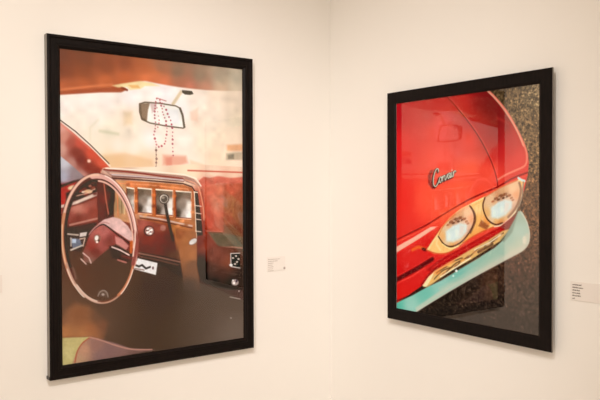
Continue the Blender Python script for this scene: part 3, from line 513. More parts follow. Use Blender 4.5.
    FI([(555.3,705.2),(611.4,699.3),(654,751.6),(777.1,773.1),(776.1,947.9),(711.3,942),(633.8,922.5),(582,893.1),(554.5,828.9)],[(569,730.6,(117,55,43)),(601.7,744.7,(146,70,53)),(577.8,813.9,(61,37,29)),(586.7,881,(48,32,26)),(625.1,787.7,(129,67,51)),(673,803.2,(122,62,46)),(751.9,782.4,(102,57,41)),(624.6,858.8,(85,52,41)),(672.6,862.4,(85,47,36)),(711.4,916.5,(58,40,31)),(638.6,906.1,(53,37,30)),(761.4,881.9,(65,40,31)),(692.3,821.4,(136,70,48))],3,3.95,0.055)
    PO([(554.6,812.4),(603.6,815.6),(603,907.3),(577.3,888.5),(559,854)],(40,24,20),5.925,0.8)
    LN([(597.1,723.6),(601,857.1)],3.16,(120,66,50),3.16,0.3,0)
    LN([(612.1,732.7),(615.1,858.1)],3.16,(120,66,50),3.16,0.3,0)
    LN([(627.3,741.8),(629.4,859.2)],3.16,(120,66,50),3.16,0.3,0)
    LN([(642.5,751),(643.7,860.3)],3.16,(120,66,50),3.16,0.3,0)
    LN([(657.8,760.2),(658.1,861.3)],3.16,(120,66,50),3.16,0.3,0)
    PO([(717.1,786.8),(761.9,787.3),(761.5,851.8),(716.8,842.2)],(46,34,28),1.58,1)
    LN([(716.8,842.2),(716.1,786.8),(761.9,788.1)],3.555,(232,216,200),1.58,1,0)
    LN([(716.8,842.2),(761.5,851.8)],3.555,(232,216,200),1.58,1,0)
    PO([(732.3,807),(731.6,808.8),(729.6,810.1),(726.9,810.5),(724.1,809.8),(722.1,808.2),(721.4,806.3),(722.2,804.4),(724.2,803.1),(726.9,802.8),(729.6,803.4),(731.6,805)],(220,200,180),1.58,1)
    PO([(747.3,799.3),(746.6,801.2),(744.5,802.5),(741.8,802.8),(739.1,802.1),(737.1,800.6),(736.3,798.6),(737.1,796.8),(739.1,795.5),(741.8,795.1),(744.6,795.8),(746.6,797.3)],(220,200,180),1.58,1)
    PO([(752.2,825.4),(751.4,827.2),(749.4,828.5),(746.6,828.9),(743.9,828.2),(741.9,826.6),(741.2,824.6),(741.9,822.8),(743.9,821.5),(746.7,821.1),(749.4,821.8),(751.4,823.4)],(220,200,180),1.58,1)
    PO([(759.7,813),(759,814.8),(757,816.1),(754.2,816.5),(751.5,815.8),(749.5,814.2),(748.7,812.3),(749.5,810.4),(751.5,809.1),(754.3,808.7),(757,809.4),(759,811)],(220,200,180),1.58,1)
    PO([(742.1,833.3),(741.4,835.2),(739.4,836.4),(736.6,836.8),(733.9,836.1),(731.9,834.5),(731.2,832.5),(731.9,830.7),(733.9,829.4),(736.7,829.1),(739.4,829.8),(741.4,831.3)],(220,200,180),1.58,1)
    PO([(725.7,836.4),(724.5,838.9),(721.2,840.6),(716.8,841),(712.4,840),(709.1,837.9),(707.9,835.2),(709.2,832.8),(712.4,831.1),(716.8,830.7),(721.3,831.7),(724.5,833.8)],(250,240,230),1.975,1)
    PO([(754.2,913.6),(751.7,920.3),(745.1,924.8),(736.1,925.8),(727.2,923.2),(720.7,917.7),(718.3,910.6),(720.8,904),(727.3,899.5),(736.3,898.4),(745.2,901),(751.8,906.5)],(180,156,144),2.765,1)
    PO([(737.2,914.4),(736.4,917.3),(734.2,919.3),(731.2,919.8),(728.2,918.8),(726,916.4),(725.3,913.4),(726.1,910.4),(728.3,908.4),(731.2,907.9),(734.2,908.9),(736.4,911.3)],(255,246,240),1.58,1)
    PO([(749.4,908.4),(747.3,911.2),(744.4,912.8),(741.4,912.6),(739.2,910.7),(738.4,907.7),(739.1,904.3),(741.1,901.5),(744,899.9),(747,900.1),(749.2,902),(750,905)],(90,66,70),1.58,1)
    PO([(730.3,903.1),(729.7,904.7),(728.3,905.9),(726.3,906.2),(724.3,905.5),(722.9,904.2),(722.4,902.4),(722.9,900.8),(724.4,899.6),(726.3,899.3),(728.3,899.9),(729.8,901.3)],(255,240,230),1.185,1)
    LN([(711.1,971.9),(760.8,985.3)],3.95,(170,154,140),1.975,1,0)
    PO([(760,950.7),(759.4,952.4),(757.9,953.5),(755.9,953.8),(753.9,953.2),(752.5,951.8),(751.9,950),(752.5,948.3),(754,947.2),(756,946.9),(758,947.6),(759.4,948.9)],(190,170,160),1.975,1)
    PO([(719.4,1062.5),(718.9,1064.2),(717.4,1065.2),(715.5,1065.5),(713.5,1064.8),(712.1,1063.4),(711.5,1061.6),(712.1,1060),(713.5,1058.9),(715.5,1058.6),(717.5,1059.3),(718.9,1060.7)],(160,144,134),2.37,1)
    FI([(-10.6,994.2),(15.2,953.1),(48.5,930.7),(104.8,947.7),(173.8,1015.8),(165.7,1052.9),(145.8,1088.4),(111.3,1068.7),(-11.2,1056.3)],[(0.3,988.2,(140,94,66)),(-0.1,1032.1,(182,120,74)),(66.7,977.2,(140,90,60)),(104,1037.7,(162,102,66)),(158.1,1025.3,(124,82,60)),(81.1,1057.2,(176,118,74)),(135,996.1,(112,78,58))],3,15.8,0.055)
    PO([(-7.6,1053.1),(43.7,1058),(103.7,1063.9),(77.1,1082.9),(54.3,1117),(42.8,1156.1),(-8.6,1162.9)],(196,178,118),3.16,1)
    PO([(3,1091.2),(43.4,1089.4),(35.5,1147.6),(-1.3,1156.7)],(206,190,130),7.9,0.6)
    FI([(103.7,1063.9),(142.1,1076.5),(200.8,1099.6),(261.1,1127.2),(365.5,1149.7),(141.4,1156),(35.4,1155),(50.6,1116.4),(77.1,1082.9)],[(84.4,1110,(190,140,110)),(122.6,1096.6,(150,108,94)),(180.8,1123.6,(134,100,92)),(302.2,1140.7,(120,88,78)),(57.8,1143.5,(186,146,112)),(141.5,1140.8,(138,104,96))],3,2.765,0.055)
    LN([(107.6,1064.4),(77.1,1081),(56.2,1109.8),(46.6,1149.2)],4.74,(176,92,64),1.975,1,1)
    LN([(103.7,1065),(142,1080.3),(204.7,1109.7),(269.2,1133.4),(352.7,1145.9)],4.74,(190,138,120),1.975,1,1)
    FI([(135.7,468.8),(206,476),(205.3,552.4),(189,613),(145.8,634.5),(134.8,570.2)],[(150.9,491.3,(96,38,30)),(193.9,498.9,(60,24,20)),(162.1,551.8,(116,46,36)),(189.4,567.4,(70,26,22)),(150,604.4,(110,46,36)),(173.3,605,(84,32,26))],3,3.95,0.055)
    LN([(162.6,491.3),(169.9,551.9),(179.2,605.2)],4.74,(190,110,84),2.37,1,0)
    PO([(194,491.3),(205.8,491.3),(197,605.6),(181.1,612.8)],(46,20,18),3.16,1)
    FI([(83.5,781.4),(80.1,743.9),(95.5,707.5),(111,670.8),(141.9,649.4),(176.9,643.1),(216.3,667.4),(232,706.5),(192,727.5),(152.6,755.7),(113.8,787.1)],[(130.1,671.6,(178,96,84)),(161.1,672.8,(186,106,96)),(114.3,723.4,(150,62,52)),(152.8,725.4,(162,84,74)),(98.8,760,(140,82,68)),(125.6,746.5,(120,56,46)),(208.2,690,(150,70,62)),(184.2,711.8,(128,62,52)),(106.2,782.9,(130,96,80))],3,3.555,0.055)
    PO([(138.1,641.8),(161.5,625.5),(196.9,617),(224.7,625.5),(256.7,653.5),(280.9,693.2),(280.7,720.4),(256.3,707.6),(216.2,678.9),(176.9,652.6)],(226,182,170),2.765,1)
    LN([(99.5,685.3),(122.5,660),(153.5,644.2),(176.8,654.5),(216.2,686.5),(260.3,719.4)],5.53,(70,38,34),1.975,1,1)
    LN([(103.3,679.8),(126.4,654.5),(157.5,636.8),(180.9,641.3)],4.74,(196,140,128),2.37,1,1)
    PO([(204.2,689.9),(232.1,702.6),(260.2,731),(247.9,745.8),(207.9,720.6)],(196,128,116),3.16,1)
    PO([(180.2,726.8),(215.8,728.7),(255.9,754),(280.3,774.9),(251.6,792.4),(191.6,773.2)],(70,34,28),3.95,1)
    LN([(192,731.3),(223.7,744.5),(259.9,765.9)],5.135,(236,206,190),1.975,1,0)
    LN([(215.4,782.4),(247.5,794.1)],6.32,(190,120,104),2.765,1,0)
    LN([(231.5,768),(280.2,782.6)],9.875,(108,44,36),3.95,1,0)
    PO([(148.2,699.6),(144.9,706.9),(138.8,711.5),(131.6,712),(125.2,708.5),(121.3,701.7),(120.9,693.6),(124.2,686.3),(130.2,681.8),(137.4,681.2),(143.9,684.7),(147.8,691.4)],(150,104,84),2.37,1)
    PO([(139.4,695.8),(137.5,700.4),(134.2,703.3),(130.4,703.8),(127.1,701.7),(125.1,697.6),(125,692.7),(126.9,688.1),(130.2,685.2),(134,684.7),(137.4,686.7),(139.4,690.8)],(250,236,220),1.975,1)
    PO([(144.5,704.2),(143.9,706.6),(142.5,708.4),(140.6,708.9),(138.6,708.2),(137.3,706.3),(136.8,703.9),(137.3,701.4),(138.7,699.7),(140.7,699.1),(142.6,699.9),(144,701.7)],(80,40,34),1.185,1)
    PO([(138.6,709.6),(137.9,711.4),(136.1,712.7),(133.6,713.1),(131.1,712.5),(129.3,711),(128.6,709.1),(129.3,707.3),(131.2,706),(133.7,705.6),(136.2,706.2),(138,707.7)],(250,230,214),1.185,1)
    LN([(80,747.7),(102.5,767.7),(110,786.9)],4.74,(214,176,160),1.975,1,0)
    LN([(72.3,769.5),(91,789.3)],4.345,(220,186,168),1.975,1,0)
    PO([(17.8,663.4),(107.3,655.7),(99.4,692.7),(68.8,743.3),(24.5,733.4)],(64,46,38),3.95,0.85)
    PO([(69.5,672.8),(95.8,670.2),(91.9,684.9),(67.5,687.6)],(216,198,184),1.975,1)
    LN([(25,674.7),(61.9,679.9)],5.925,(196,176,156),2.37,1,0)
    PO([(32.2,689.7),(69.3,695.1),(76.5,721.4),(42.9,730.7)],(110,112,122),3.16,1)
    PO([(39.6,693.7),(54.4,694.4),(54.2,709.2),(39.4,708.4)],(190,200,210),2.765,1)
    LN([(35.5,734),(76.5,719.6)],5.53,(214,196,176),2.37,1,0)
    LN([(35.9,689.9),(35.6,719.3)],3.555,(210,190,170),1.975,1,0)
    LN([(69.3,695.1),(88.1,692.2),(80.3,721.6)],4.345,(210,180,156),2.37,1,0)
    NO([(-16.6,469.7),(147.5,446.2),(349.4,467.6),(788.9,465.1),(785,1165.4),(-22.9,1153.4)],21,0.022,5,23.7)
    NO([(-16.6,469.7),(147.5,446.2),(349.4,467.6),(788.9,465.1),(786.9,827.7),(-19.4,774.6)],22,0.05,16,23.7)
    NO([(-11.9,-29.4),(791.7,-42),(789.2,409.1),(-14.8,277.7)],23,0.025,22,31.6)
    LN([(283,783.2),(287.1,745.6),(287.6,706.8),(284.3,667.9),(277.4,629.9),(267.1,593.9),(253.7,560.8),(237.6,531.4),(219.2,506.6),(199,486.8),(177.6,472.6),(155.6,464.1),(133.4,461.6),(111.7,465),(91,474.2),(71.7,488.7),(54.3,508.3),(39.1,532.4),(26.6,560.5),(16.9,591.7),(10.2,625.5),(6.8,661),(6.6,697.5),(9.7,734),(16,769.9),(25.4,804.2),(37.7,836.1)],22.12,(96,40,34),2.765,1,0)
    LN([(197.9,504.3),(185.8,495),(173.4,487.7),(160.8,482.5),(148.1,479.3),(135.4,478.3),(122.8,479.3),(110.5,482.4),(98.6,487.6),(87.1,494.7),(76.2,503.7),(66,514.4),(56.5,526.9),(47.9,540.9),(40.1,556.3),(33.4,573),(27.6,590.8),(23,609.6),(19.4,629.2),(17,649.4),(15.7,670.1),(15.6,691.1),(16.7,712.2),(18.9,733.2),(22.3,753.9),(26.8,774.1),(32.3,793.8)],8.69,(46,20,18),3.16,1,0)
    LN([(279.1,803.1),(282.7,784.7),(285.4,765.8),(287.1,746.4),(287.8,726.7),(287.6,706.8),(286.4,686.9),(284.2,667),(281.1,647.5),(277.1,628.3),(272.1,609.7),(266.4,591.7),(259.8,574.4),(252.4,558.1),(244.4,542.8),(235.7,528.5),(226.5,515.5),(216.7,503.8),(206.5,493.3),(195.9,484.3),(185,476.8),(173.9,470.7),(162.7,466.2),(151.3,463.2),(140,461.8),(128.8,461.9),(117.7,463.5)],18.17,(224,168,150),2.37,1,0)
    LN([(279.1,759.7),(280.3,745),(281,730.2),(281.1,715.2),(280.6,700.1),(279.5,685.1),(277.9,670.2),(275.6,655.3),(272.9,640.7),(269.6,626.4),(265.7,612.4),(261.4,598.8),(256.6,585.6),(251.3,573),(245.5,560.9),(239.4,549.4),(232.9,538.6),(226,528.5),(218.8,519.1),(211.3,510.5),(203.6,502.8),(195.6,495.8),(187.5,489.8),(179.1,484.6),(170.7,480.3),(162.2,476.9),(153.7,474.5)],4.345,(92,40,36),1.58,1,0)
    LN([(276.2,738.3),(276.6,723.9),(276.5,709.3),(275.8,694.8),(274.5,680.3),(272.8,665.8),(270.4,651.6),(267.5,637.5),(264.2,623.7),(260.3,610.3),(255.9,597.3),(251.1,584.8),(245.8,572.7),(240.1,561.2),(234,550.3),(227.6,540.1),(220.8,530.6),(213.7,521.8),(206.4,513.7),(198.8,506.5),(191,500.1),(183.1,494.5),(175,489.8),(166.8,485.9),(158.5,483),(150.2,480.9),(142,479.7)],7.11,(232,180,156),1.975,1,0)
    LN([(286.8,654.2),(284.9,643.3),(282.7,632.6),(280.2,622),(277.5,611.6),(274.5,601.4),(271.2,591.3),(267.7,581.5),(264,572),(260,562.7),(255.8,553.7),(251.4,545),(246.8,536.7),(242,528.6),(237,521),(231.9,513.6),(226.6,506.7),(221.1,500.2),(215.5,494),(209.8,488.3),(203.9,483),(198,478.1),(191.9,473.7),(185.8,469.7),(179.7,466.2),(173.4,463.1),(167.1,460.5)],4.345,(255,222,204),1.975,1,0)
    LN([(141.9,457.1),(134.7,456.9),(127.5,457.2),(120.5,458.2),(113.4,459.7),(106.5,461.9),(99.7,464.6),(93,468),(86.5,471.9),(80.1,476.3),(73.9,481.3),(67.9,486.9),(62.1,492.9),(56.5,499.5),(51.1,506.5),(46,514),(41.1,521.9),(36.5,530.3),(32.2,539.1),(28.1,548.2),(24.3,557.7),(20.8,567.6),(17.6,577.8),(14.8,588.2),(12.2,598.9),(10,609.9),(8.1,621)],9.48,(236,188,160),1.975,1,0)
    LN([(11.6,601.8),(9.7,611.6),(8,621.6),(6.6,631.8),(5.5,642.1),(4.6,652.4),(4,662.9),(3.7,673.5),(3.6,684.1),(3.8,694.7),(4.3,705.3),(5.1,716),(6.1,726.6),(7.4,737.2),(9,747.7),(10.8,758.1),(12.9,768.5),(15.3,778.7),(17.9,788.7),(20.7,798.6),(23.8,808.4),(27.2,817.9),(30.7,827.2),(34.5,836.3),(38.5,845.1),(42.8,853.7),(47.2,861.9)],11.06,(206,136,96),2.37,1,0)
    LN([(4.3,640.3),(3.8,645.7),(3.3,651.2),(3,656.7),(2.7,662.2),(2.5,667.8),(2.4,673.4),(2.3,678.9),(2.3,684.5),(2.4,690.2),(2.6,695.8),(2.8,701.4),(3.1,707),(3.5,712.6),(4,718.2),(4.5,723.8),(5.1,729.4),(5.8,735),(6.6,740.6),(7.4,746.1),(8.3,751.6),(9.3,757.1),(10.3,762.6),(11.5,768),(12.7,773.4),(13.9,778.8),(15.3,784.1)],4.345,(240,190,150),1.975,1,0)
    LN([(18.9,781.7),(22.9,796.3),(27.5,810.5),(32.7,824.2),(38.3,837.4),(44.4,850.1),(50.9,862.1),(57.9,873.5),(65.3,884.1),(73,894),(81.1,903),(89.5,911.1),(98.2,918.4),(107.1,924.7),(116.1,930),(125.4,934.3),(134.8,937.6),(144.2,939.8),(153.7,941),(163.1,941),(172.5,940),(181.9,937.9),(191,934.7),(200,930.4),(208.8,925),(217.3,918.6),(225.4,911.1)],7.505,(196,150,124),1.975,1,0)
    LN([(55.7,865.4),(58.4,869.8),(61.3,874.2),(64.2,878.3),(67.2,882.4),(70.2,886.3),(73.3,890.2),(76.4,893.9),(79.6,897.4),(82.8,900.8),(86.1,904.1),(89.5,907.3),(92.8,910.3),(96.2,913.1),(99.7,915.8),(103.2,918.4),(106.7,920.8),(110.3,923),(113.8,925.1),(117.4,927.1),(121.1,928.8),(124.7,930.5),(128.4,931.9),(132.1,933.2),(135.8,934.3),(139.5,935.3),(143.2,936.1)],7.505,(224,188,164),1.975,1,0)
    LN([(20.8,803.5),(22.5,808.7),(24.2,813.7),(26,818.7),(27.8,823.7),(29.7,828.5),(31.7,833.4),(33.7,838.1),(35.8,842.8),(38,847.4),(40.2,851.9),(42.5,856.4),(44.8,860.8),(47.2,865.1),(49.6,869.3),(52.1,873.4),(54.7,877.4),(57.3,881.4),(59.9,885.2),(62.6,889),(65.4,892.7),(68.1,896.2),(71,899.7),(73.8,903),(76.8,906.3),(79.7,909.4),(82.7,912.5)],3.95,(240,214,190),1.58,1,0)
    LN([(136,933.2),(139.5,934.1),(143.1,934.8),(146.6,935.4),(150.1,935.9),(153.6,936.2),(157.2,936.3),(160.7,936.3),(164.2,936.1),(167.7,935.8),(171.2,935.3),(174.7,934.7),(178.2,933.9),(181.6,932.9),(185,931.8),(188.4,930.6),(191.8,929.2),(195.2,927.6),(198.5,925.9),(201.8,924),(205.1,922),(208.3,919.8),(211.5,917.5),(214.6,915.1),(217.7,912.5),(220.7,909.7),(223.7,906.8)],4.74,(120,70,50),2.37,1,0)
    LN([(216.2,916.6),(219.9,913.4),(223.6,909.9),(227.3,906.2),(230.8,902.4),(234.3,898.3),(237.7,894),(241,889.5),(244.2,884.9),(247.3,880),(250.3,875),(253.2,869.8),(256,864.4),(258.7,858.8),(261.3,853.1),(263.8,847.3),(266.1,841.2),(268.4,835.1),(270.5,828.8),(272.5,822.4),(274.3,815.8),(276.1,809.1),(277.7,802.4),(279.1,795.5),(280.5,788.5),(281.7,781.4),(282.8,774.2)],10.27,(202,124,84),1.975,1,0)
    LN([(226.3,913.3),(228.7,910.8),(231.1,908.3),(233.4,905.6),(235.7,902.9),(238,900.1),(240.2,897.2),(242.4,894.3),(244.6,891.2),(246.7,888),(248.8,884.8),(250.8,881.5),(252.8,878.1),(254.7,874.7),(256.6,871.2),(258.5,867.5),(260.3,863.9),(262,860.1),(263.8,856.3),(265.4,852.4),(267,848.5),(268.6,844.4),(270.1,840.4),(271.5,836.2),(273,832),(274.3,827.8),(275.6,823.5)],3.95,(250,220,196),1.58,1,0)
    LN([(283.1,677.7),(295.2,709.4),(288.7,755.9),(276,801.8)],14.22,(150,78,66),3.16,1,0)
    LN([(270.5,716),(268.2,754.7)],11.85,(196,96,44),2.765,1,0)
    LN([(286.6,654.5),(284.9,708.9),(276.2,770.7)],5.135,(250,212,190),1.975,1,0)
    PO([(176.5,910.3),(175.2,913.4),(172.6,916),(168.8,917.8),(164.1,918.8),(158.8,918.9),(153.2,918),(147.8,916.3),(142.9,913.9),(138.9,910.9),(136,907.5),(134.3,904),(134.1,900.6),(135.3,897.5),(137.9,895),(141.6,893.2),(146.3,892.1),(151.6,892),(157.1,892.9),(162.6,894.5),(167.5,897),(171.6,900),(174.6,903.4),(176.2,906.9)],(112,88,72),3.95,0.7)
    LN([(135.7,913.1),(143.6,898.7),(159.2,894.4),(170.8,905),(174.6,920.6)],3.95,(164,144,128),1.975,0.9,1)
    PO([(161,909.8),(160.2,912),(158,913.5),(155.1,913.8),(152.2,912.9),(150.1,911),(149.3,908.7),(150.1,906.5),(152.3,905),(155.2,904.7),(158.1,905.6),(160.2,907.4)],(180,160,146),1.975,1)
    LN([(42.3,800.8),(53,842.3)],5.925,(130,96,78),3.95,1,0)
    LN([(35.1,778.2),(67.7,865.8)],3.95,(120,86,70),3.95,0.5,0)
paint_interior()
inks_left = ink((1.12, .98, .83), (.05, .036, .026), [(601, 234), (800, 196), (800, 943), (601, 891)], (.02, .003, .002))
OL = (-1.3276, -.4555, .5562, -.6938)
cxL = (OL[0] + OL[1]) / 2; czL = (OL[2] + OL[3]) / 2
rootL = empty('framed_photograph', (cxL, 0, EYE + czL), 0, 'taller black framed photograph of a red car interior with steering wheel, on the left wall', 'framed picture', 'framed car photographs')
PROF_L = [(0, 0.002), (0, .031), (.0015, .0335), (.005, .035), (.010, .035), (.0125, .0315), (.0145, .0305), (.030, .0305), (.033, .0330), (.0385, .0330), (.042, .0300), (.0465, .0265), (.0480, .0245), (.0480, .0225), (.0440, .0225), (.0440, .002)]
# the print sits off centre by a hair: keep it at its measured place
framed(rootL, OL[1] - OL[0], OL[2] - OL[3], PROF_L, .021, 'photograph of a dashboard, steering wheel, rear view mirror and hanging beads', inks_left)
bm = bmesh.new(); add_box(bm, (-.4395, -.030, -.6225), (-.4355, -.001, -.6115), .0008); bk = finish(bm, 'wall_bracket', M_screw, rootL)

# --- right: red car front
RY0, RY1, RZT, RZB = -.4720, -1.1605, .3495, -.5061
start((RY0 - RY1) * 1000, (RZT - RZB) * 1000)
def paint_car_front():
    FI(None,[(526.2,20.4,(84,64,40)),(590,62.2,(112,88,58)),(659.1,34.8,(124,104,74)),(651.4,153.8,(122,94,62)),(663.7,257.1,(116,88,56)),(660,359.7,(108,74,46)),(664.3,462.4,(104,68,42)),(660.6,565.6,(88,58,38)),(591.4,633.7,(74,46,32)),(527.5,682.6,(62,40,28)),(391.3,753.1,(42,30,22)),(242.5,810.4,(34,26,20)),(505.7,739.2,(44,31,23)),(591.6,711.1,(56,40,30)),(527.8,804.9,(34,27,22)),(653,738.6,(54,42,32)),(653.3,824.9,(42,34,28)),(438.2,840,(30,24,20))],3.5,3.32,0.055)
    NO(None,11,0.34,2.6,0)
    NO(None,5,0.26,6.5,0)
    SP([(242.5,790.8),(612,586.4),(684.4,604.8),(685.1,854.2),(135.5,853)],130,(160,124,92),3)
    SP([(189.8,845.4),(483.5,723.6),(612.1,610.9),(684.4,604.8),(685.1,854.2)],120,(104,84,66),9)
    SP([(590,44.7),(682.6,0.1),(684.3,563.9),(652.5,531.7),(651.5,188.1)],60,(176,140,96),4)
    SP([(643.1,50.2),(682.6,0.1),(684.3,563.9),(648.5,531.9)],50,(60,40,28),8)
    FI([(-36.9,-28),(468.8,-4),(500,21.1),(539.3,60.8),(573.4,106.3),(602.7,153.9),(627.4,197.1),(641.6,232.2),(645.7,266.8),(641.8,304.5),(627.8,359.7),(570,465.7),(391.1,584.3),(189.9,717.8),(-14.1,844.6)],[(22.5,27.9,(196,18,30)),(190,23.4,(196,36,34)),(22.3,193.8,(230,32,34)),(22.1,401.6,(240,42,34)),(79.7,564.9,(236,48,38)),(242.4,125.8,(236,56,44)),(242.4,242.8,(248,68,50)),(189.9,399.6,(254,84,56)),(390.8,285.1,(252,82,56)),(390.7,173.2,(240,60,48)),(342.9,359.8,(255,92,62)),(352.3,31.6,(196,36,34)),(437.1,43.7,(132,22,22)),(482.3,51.8,(112,18,18)),(504.6,107.8,(118,18,18)),(526.5,163.1,(160,26,26)),(460,140.7,(176,32,30)),(390.6,91.3,(190,36,32)),(535.3,217.1,(206,34,34)),(577.8,183.9,(206,60,54)),(560.7,105.2,(140,40,36)),(611.2,255.3,(236,70,60)),(482.8,305.3,(250,76,56)),(590.5,282.6,(234,60,48)),(437.5,378.2,(250,74,50)),(21.7,714.4,(214,22,22)),(135.6,622.3,(220,30,28)),(21.6,785.4,(222,30,24))],3.5,2.075,0.055)
    LN([(464.3,-8.1),(500,22.9),(539.3,64.4),(573.4,109.8),(602.7,157.4),(623.3,196.8),(635.6,228.5),(637.6,256.2),(627.6,276.6),(590.6,291.4),(548.4,306.4),(513.7,323.8)],7.055,(246,130,104),2.49,1,1)
    LN([(468.8,-0.4),(504.4,32.4),(539.3,71.5),(573.4,116.8),(602.7,164.4),(623.3,207.2)],4.15,(255,196,156),2.075,0.8,1)
    LN([(513.3,101.3),(569.2,127),(611.1,213.6)],8.3,(220,60,48),8.3,0.4,0)
    LN([(278.1,1.2),(323,43.9),(366.8,89.3),(409.4,137.2),(446.4,187.4),(478.2,239.9),(500.5,287.6),(513.8,331),(515.1,356.2)],3.735,(86,14,16),1.4525,1,1)
    LN([(285.7,2),(374,89.9),(453.3,187.8),(507.1,287.7)],3.32,(255,110,86),2.075,0.45,1)
    LN([(-13.7,574.5),(79.7,536.2),(173.8,497.5),(278.3,445),(376.7,399.2),(446.7,372.6),(513.8,349),(578.1,319.2),(639.8,299.3)],5.395,(140,14,16),2.075,1,1)
    LN([(-13.8,585.1),(173.8,507.5),(376.7,408.6),(513.8,356.2),(639.8,308)],4.98,(250,92,60),2.49,0.7,1)
    PO([(-13.8,604),(91,556.1),(189.9,506.8),(226.9,503.3),(135.6,553.6),(-13.8,629.3)],(252,186,156),2.905,1)
    PO([(-13.8,637.7),(163,560.1),(242.5,524.1),(189.9,582.4),(135.6,602.1),(-13.9,688.3)],(222,32,28),4.15,1)
    LN([(91,605.2),(124.6,590.7),(163,596.2)],12.45,(244,120,40),4.98,0.8,0)
    PO([(172.8,601.6),(169.3,604.3),(162.6,605.5),(154.5,604.8),(147.2,602.4),(142.7,599),(142.1,595.5),(145.7,592.7),(152.4,591.6),(160.5,592.3),(167.7,594.7),(172.2,598.1)],(90,10,12),3.32,1)
    LN([(-14,743.2),(50.8,711.5),(124.5,675.8),(200.5,633.3)],17.43,(92,12,14),4.15,1,0)
    LN([(-14,728.4),(124.5,659.6),(221.6,611.9)],4.15,(240,60,50),2.49,0.7,0)
    LN([(-14,760.1),(90.9,711.7),(162.9,672.4)],4.98,(250,80,60),3.32,0.8,0)
    PO([(165.7,600),(200.5,557.9),(242.5,512.4),(288.4,467.8),(328.2,439.9),(390.9,410.3),(455.8,383.6),(518.2,359.7),(569.7,333.2),(611.3,321.4),(631.8,325.1),(623.7,352.8),(615.6,394.5),(595.1,433.3),(561.5,462.5),(518.4,489.1),(456,510),(391.1,539.4),(323.4,585.2),(268.2,608.4),(211.1,612.6)],(252,200,120),2.49,1)
    FI([(409.8,419.3),(464.9,396.3),(455.9,418.4),(460.5,451.2),(483,479.7),(465.1,506),(391.1,539.4),(338.2,576.6),(381.6,524.9),(409.8,478.8)],[(428.4,426.3,(255,214,140)),(428.5,478.1,(252,190,104)),(465.1,491.3,(240,150,70)),(381.6,539.9,(246,170,84)),(352.8,564.2,(240,140,70))],3,2.49,0.055)
    LN([(179.2,595),(205.8,561.5),(232.1,540.4),(221.6,572.4),(242.5,594.6)],8.3,(255,224,160),4.15,0.7,0)
    LN([(258,601.4),(273.3,491.6)],2.075,(226,160,84),1.66,0.55,0)
    LN([(276.3,591.9),(291.5,482.8)],2.075,(226,160,84),1.66,0.55,0)
    LN([(294.5,582.5),(309.5,474.1)],2.075,(226,160,84),1.66,0.55,0)
    LN([(312.5,573.3),(327.3,465.4)],2.075,(226,160,84),1.66,0.55,0)
    LN([(330.3,564.1),(344.9,456.9)],2.075,(226,160,84),1.66,0.55,0)
    LN([(347.9,555),(362.3,448.5)],2.075,(226,160,84),1.66,0.55,0)
    LN([(365.3,546.1),(379.6,440.1)],2.075,(226,160,84),1.66,0.55,0)
    LN([(382.5,537.2),(396.6,431.8)],2.075,(226,160,84),1.66,0.55,0)
    LN([(399.6,528.4),(413.5,423.6)],2.075,(226,160,84),1.66,0.55,0)
    LN([(416.4,519.7),(430.2,415.5)],2.075,(226,160,84),1.66,0.55,0)
    LN([(433.1,511.1),(446.8,407.5)],2.075,(226,160,84),1.66,0.55,0)
    LN([(449.6,502.6),(463.1,399.6)],2.075,(226,160,84),1.66,0.55,0)
    LN([(466,494.2),(479.3,391.8)],2.075,(226,160,84),1.66,0.55,0)
    LN([(482.2,485.9),(495.3,384)],2.075,(226,160,84),1.66,0.55,0)
    LN([(498.2,477.6),(511.2,376.3)],2.075,(226,160,84),1.66,0.55,0)
    LN([(514,469.5),(526.9,368.7)],2.075,(226,160,84),1.66,0.55,0)
    LN([(529.7,461.4),(542.5,361.2)],2.075,(226,160,84),1.66,0.55,0)
    LN([(242.5,516.3),(328.2,443.7),(390.9,414),(518.2,363.3),(607.2,324.8)],4.15,(255,226,160),1.66,1,1)
    LN([(168.4,599.8),(221.6,609.9),(278.4,603.8),(333.3,576.9),(400.5,535.1),(465.1,506),(522.8,485.3)],4.98,(220,80,40),2.49,1,1)
    LN([(242.5,508.5),(200.5,557.9),(168.4,595.8)],4.98,(200,40,30),2.49,1,0)
    PO([(442.3,470.2),(478.6,490.8),(465.1,504.1),(428.5,492.9)],(150,80,44),4.15,0.85)
    PO([(232.1,542.3),(247.6,510.2),(278.3,479.8),(318.4,449.7),(357.5,429.7),(388.6,419.7),(405.1,441.7),(408.9,475.1),(388.7,515.1),(350.3,554.9),(303.5,576.9),(263.1,571.8)],(246,206,150),2.49,1)
    FI([(232.1,542.3),(247.6,510.2),(278.3,479.8),(318.4,449.7),(357.5,429.7),(388.6,419.7),(405.1,441.7),(408.9,475.1),(388.7,515.1),(350.3,554.9),(303.5,576.9),(263.1,571.8)],[(255.4,541.1,(238,180,110)),(280.9,489.4,(240,196,150)),(306,473,(214,150,104)),(340.5,456.6,(226,170,120)),(379.1,444.2,(250,206,160)),(393.4,466.3,(244,170,120)),(369.6,489.7,(240,206,176)),(383.9,519.1,(222,170,136)),(335.7,502.5,(236,222,204)),(311,526.5,(224,236,226)),(285.9,543.3,(226,230,216)),(306,565.2,(240,186,112)),(350.3,551.1,(230,180,124)),(316,576.1,(226,130,64))],3.4,2.49,0.055)
    PO([(270.7,520.8),(306,496.1),(345.4,486.9),(374.4,489.5),(374.4,515.8),(345.5,543.8),(306,561.4),(275.8,555.5)],(222,236,228),6.64,0.85)
    PO([(285.9,527.8),(325.8,510.5),(340.6,528.9),(306,549.9),(280.9,547.4)],(240,246,240),6.225,0.8)
    PO([(288.7,491.7),(289,494),(287.1,496.6),(283.5,498.8),(279.2,500.1),(275.4,500.1),(273,498.7),(272.7,496.4),(274.7,493.8),(278.2,491.5),(282.5,490.2),(286.3,490.3)],(190,110,70),2.075,0.9)
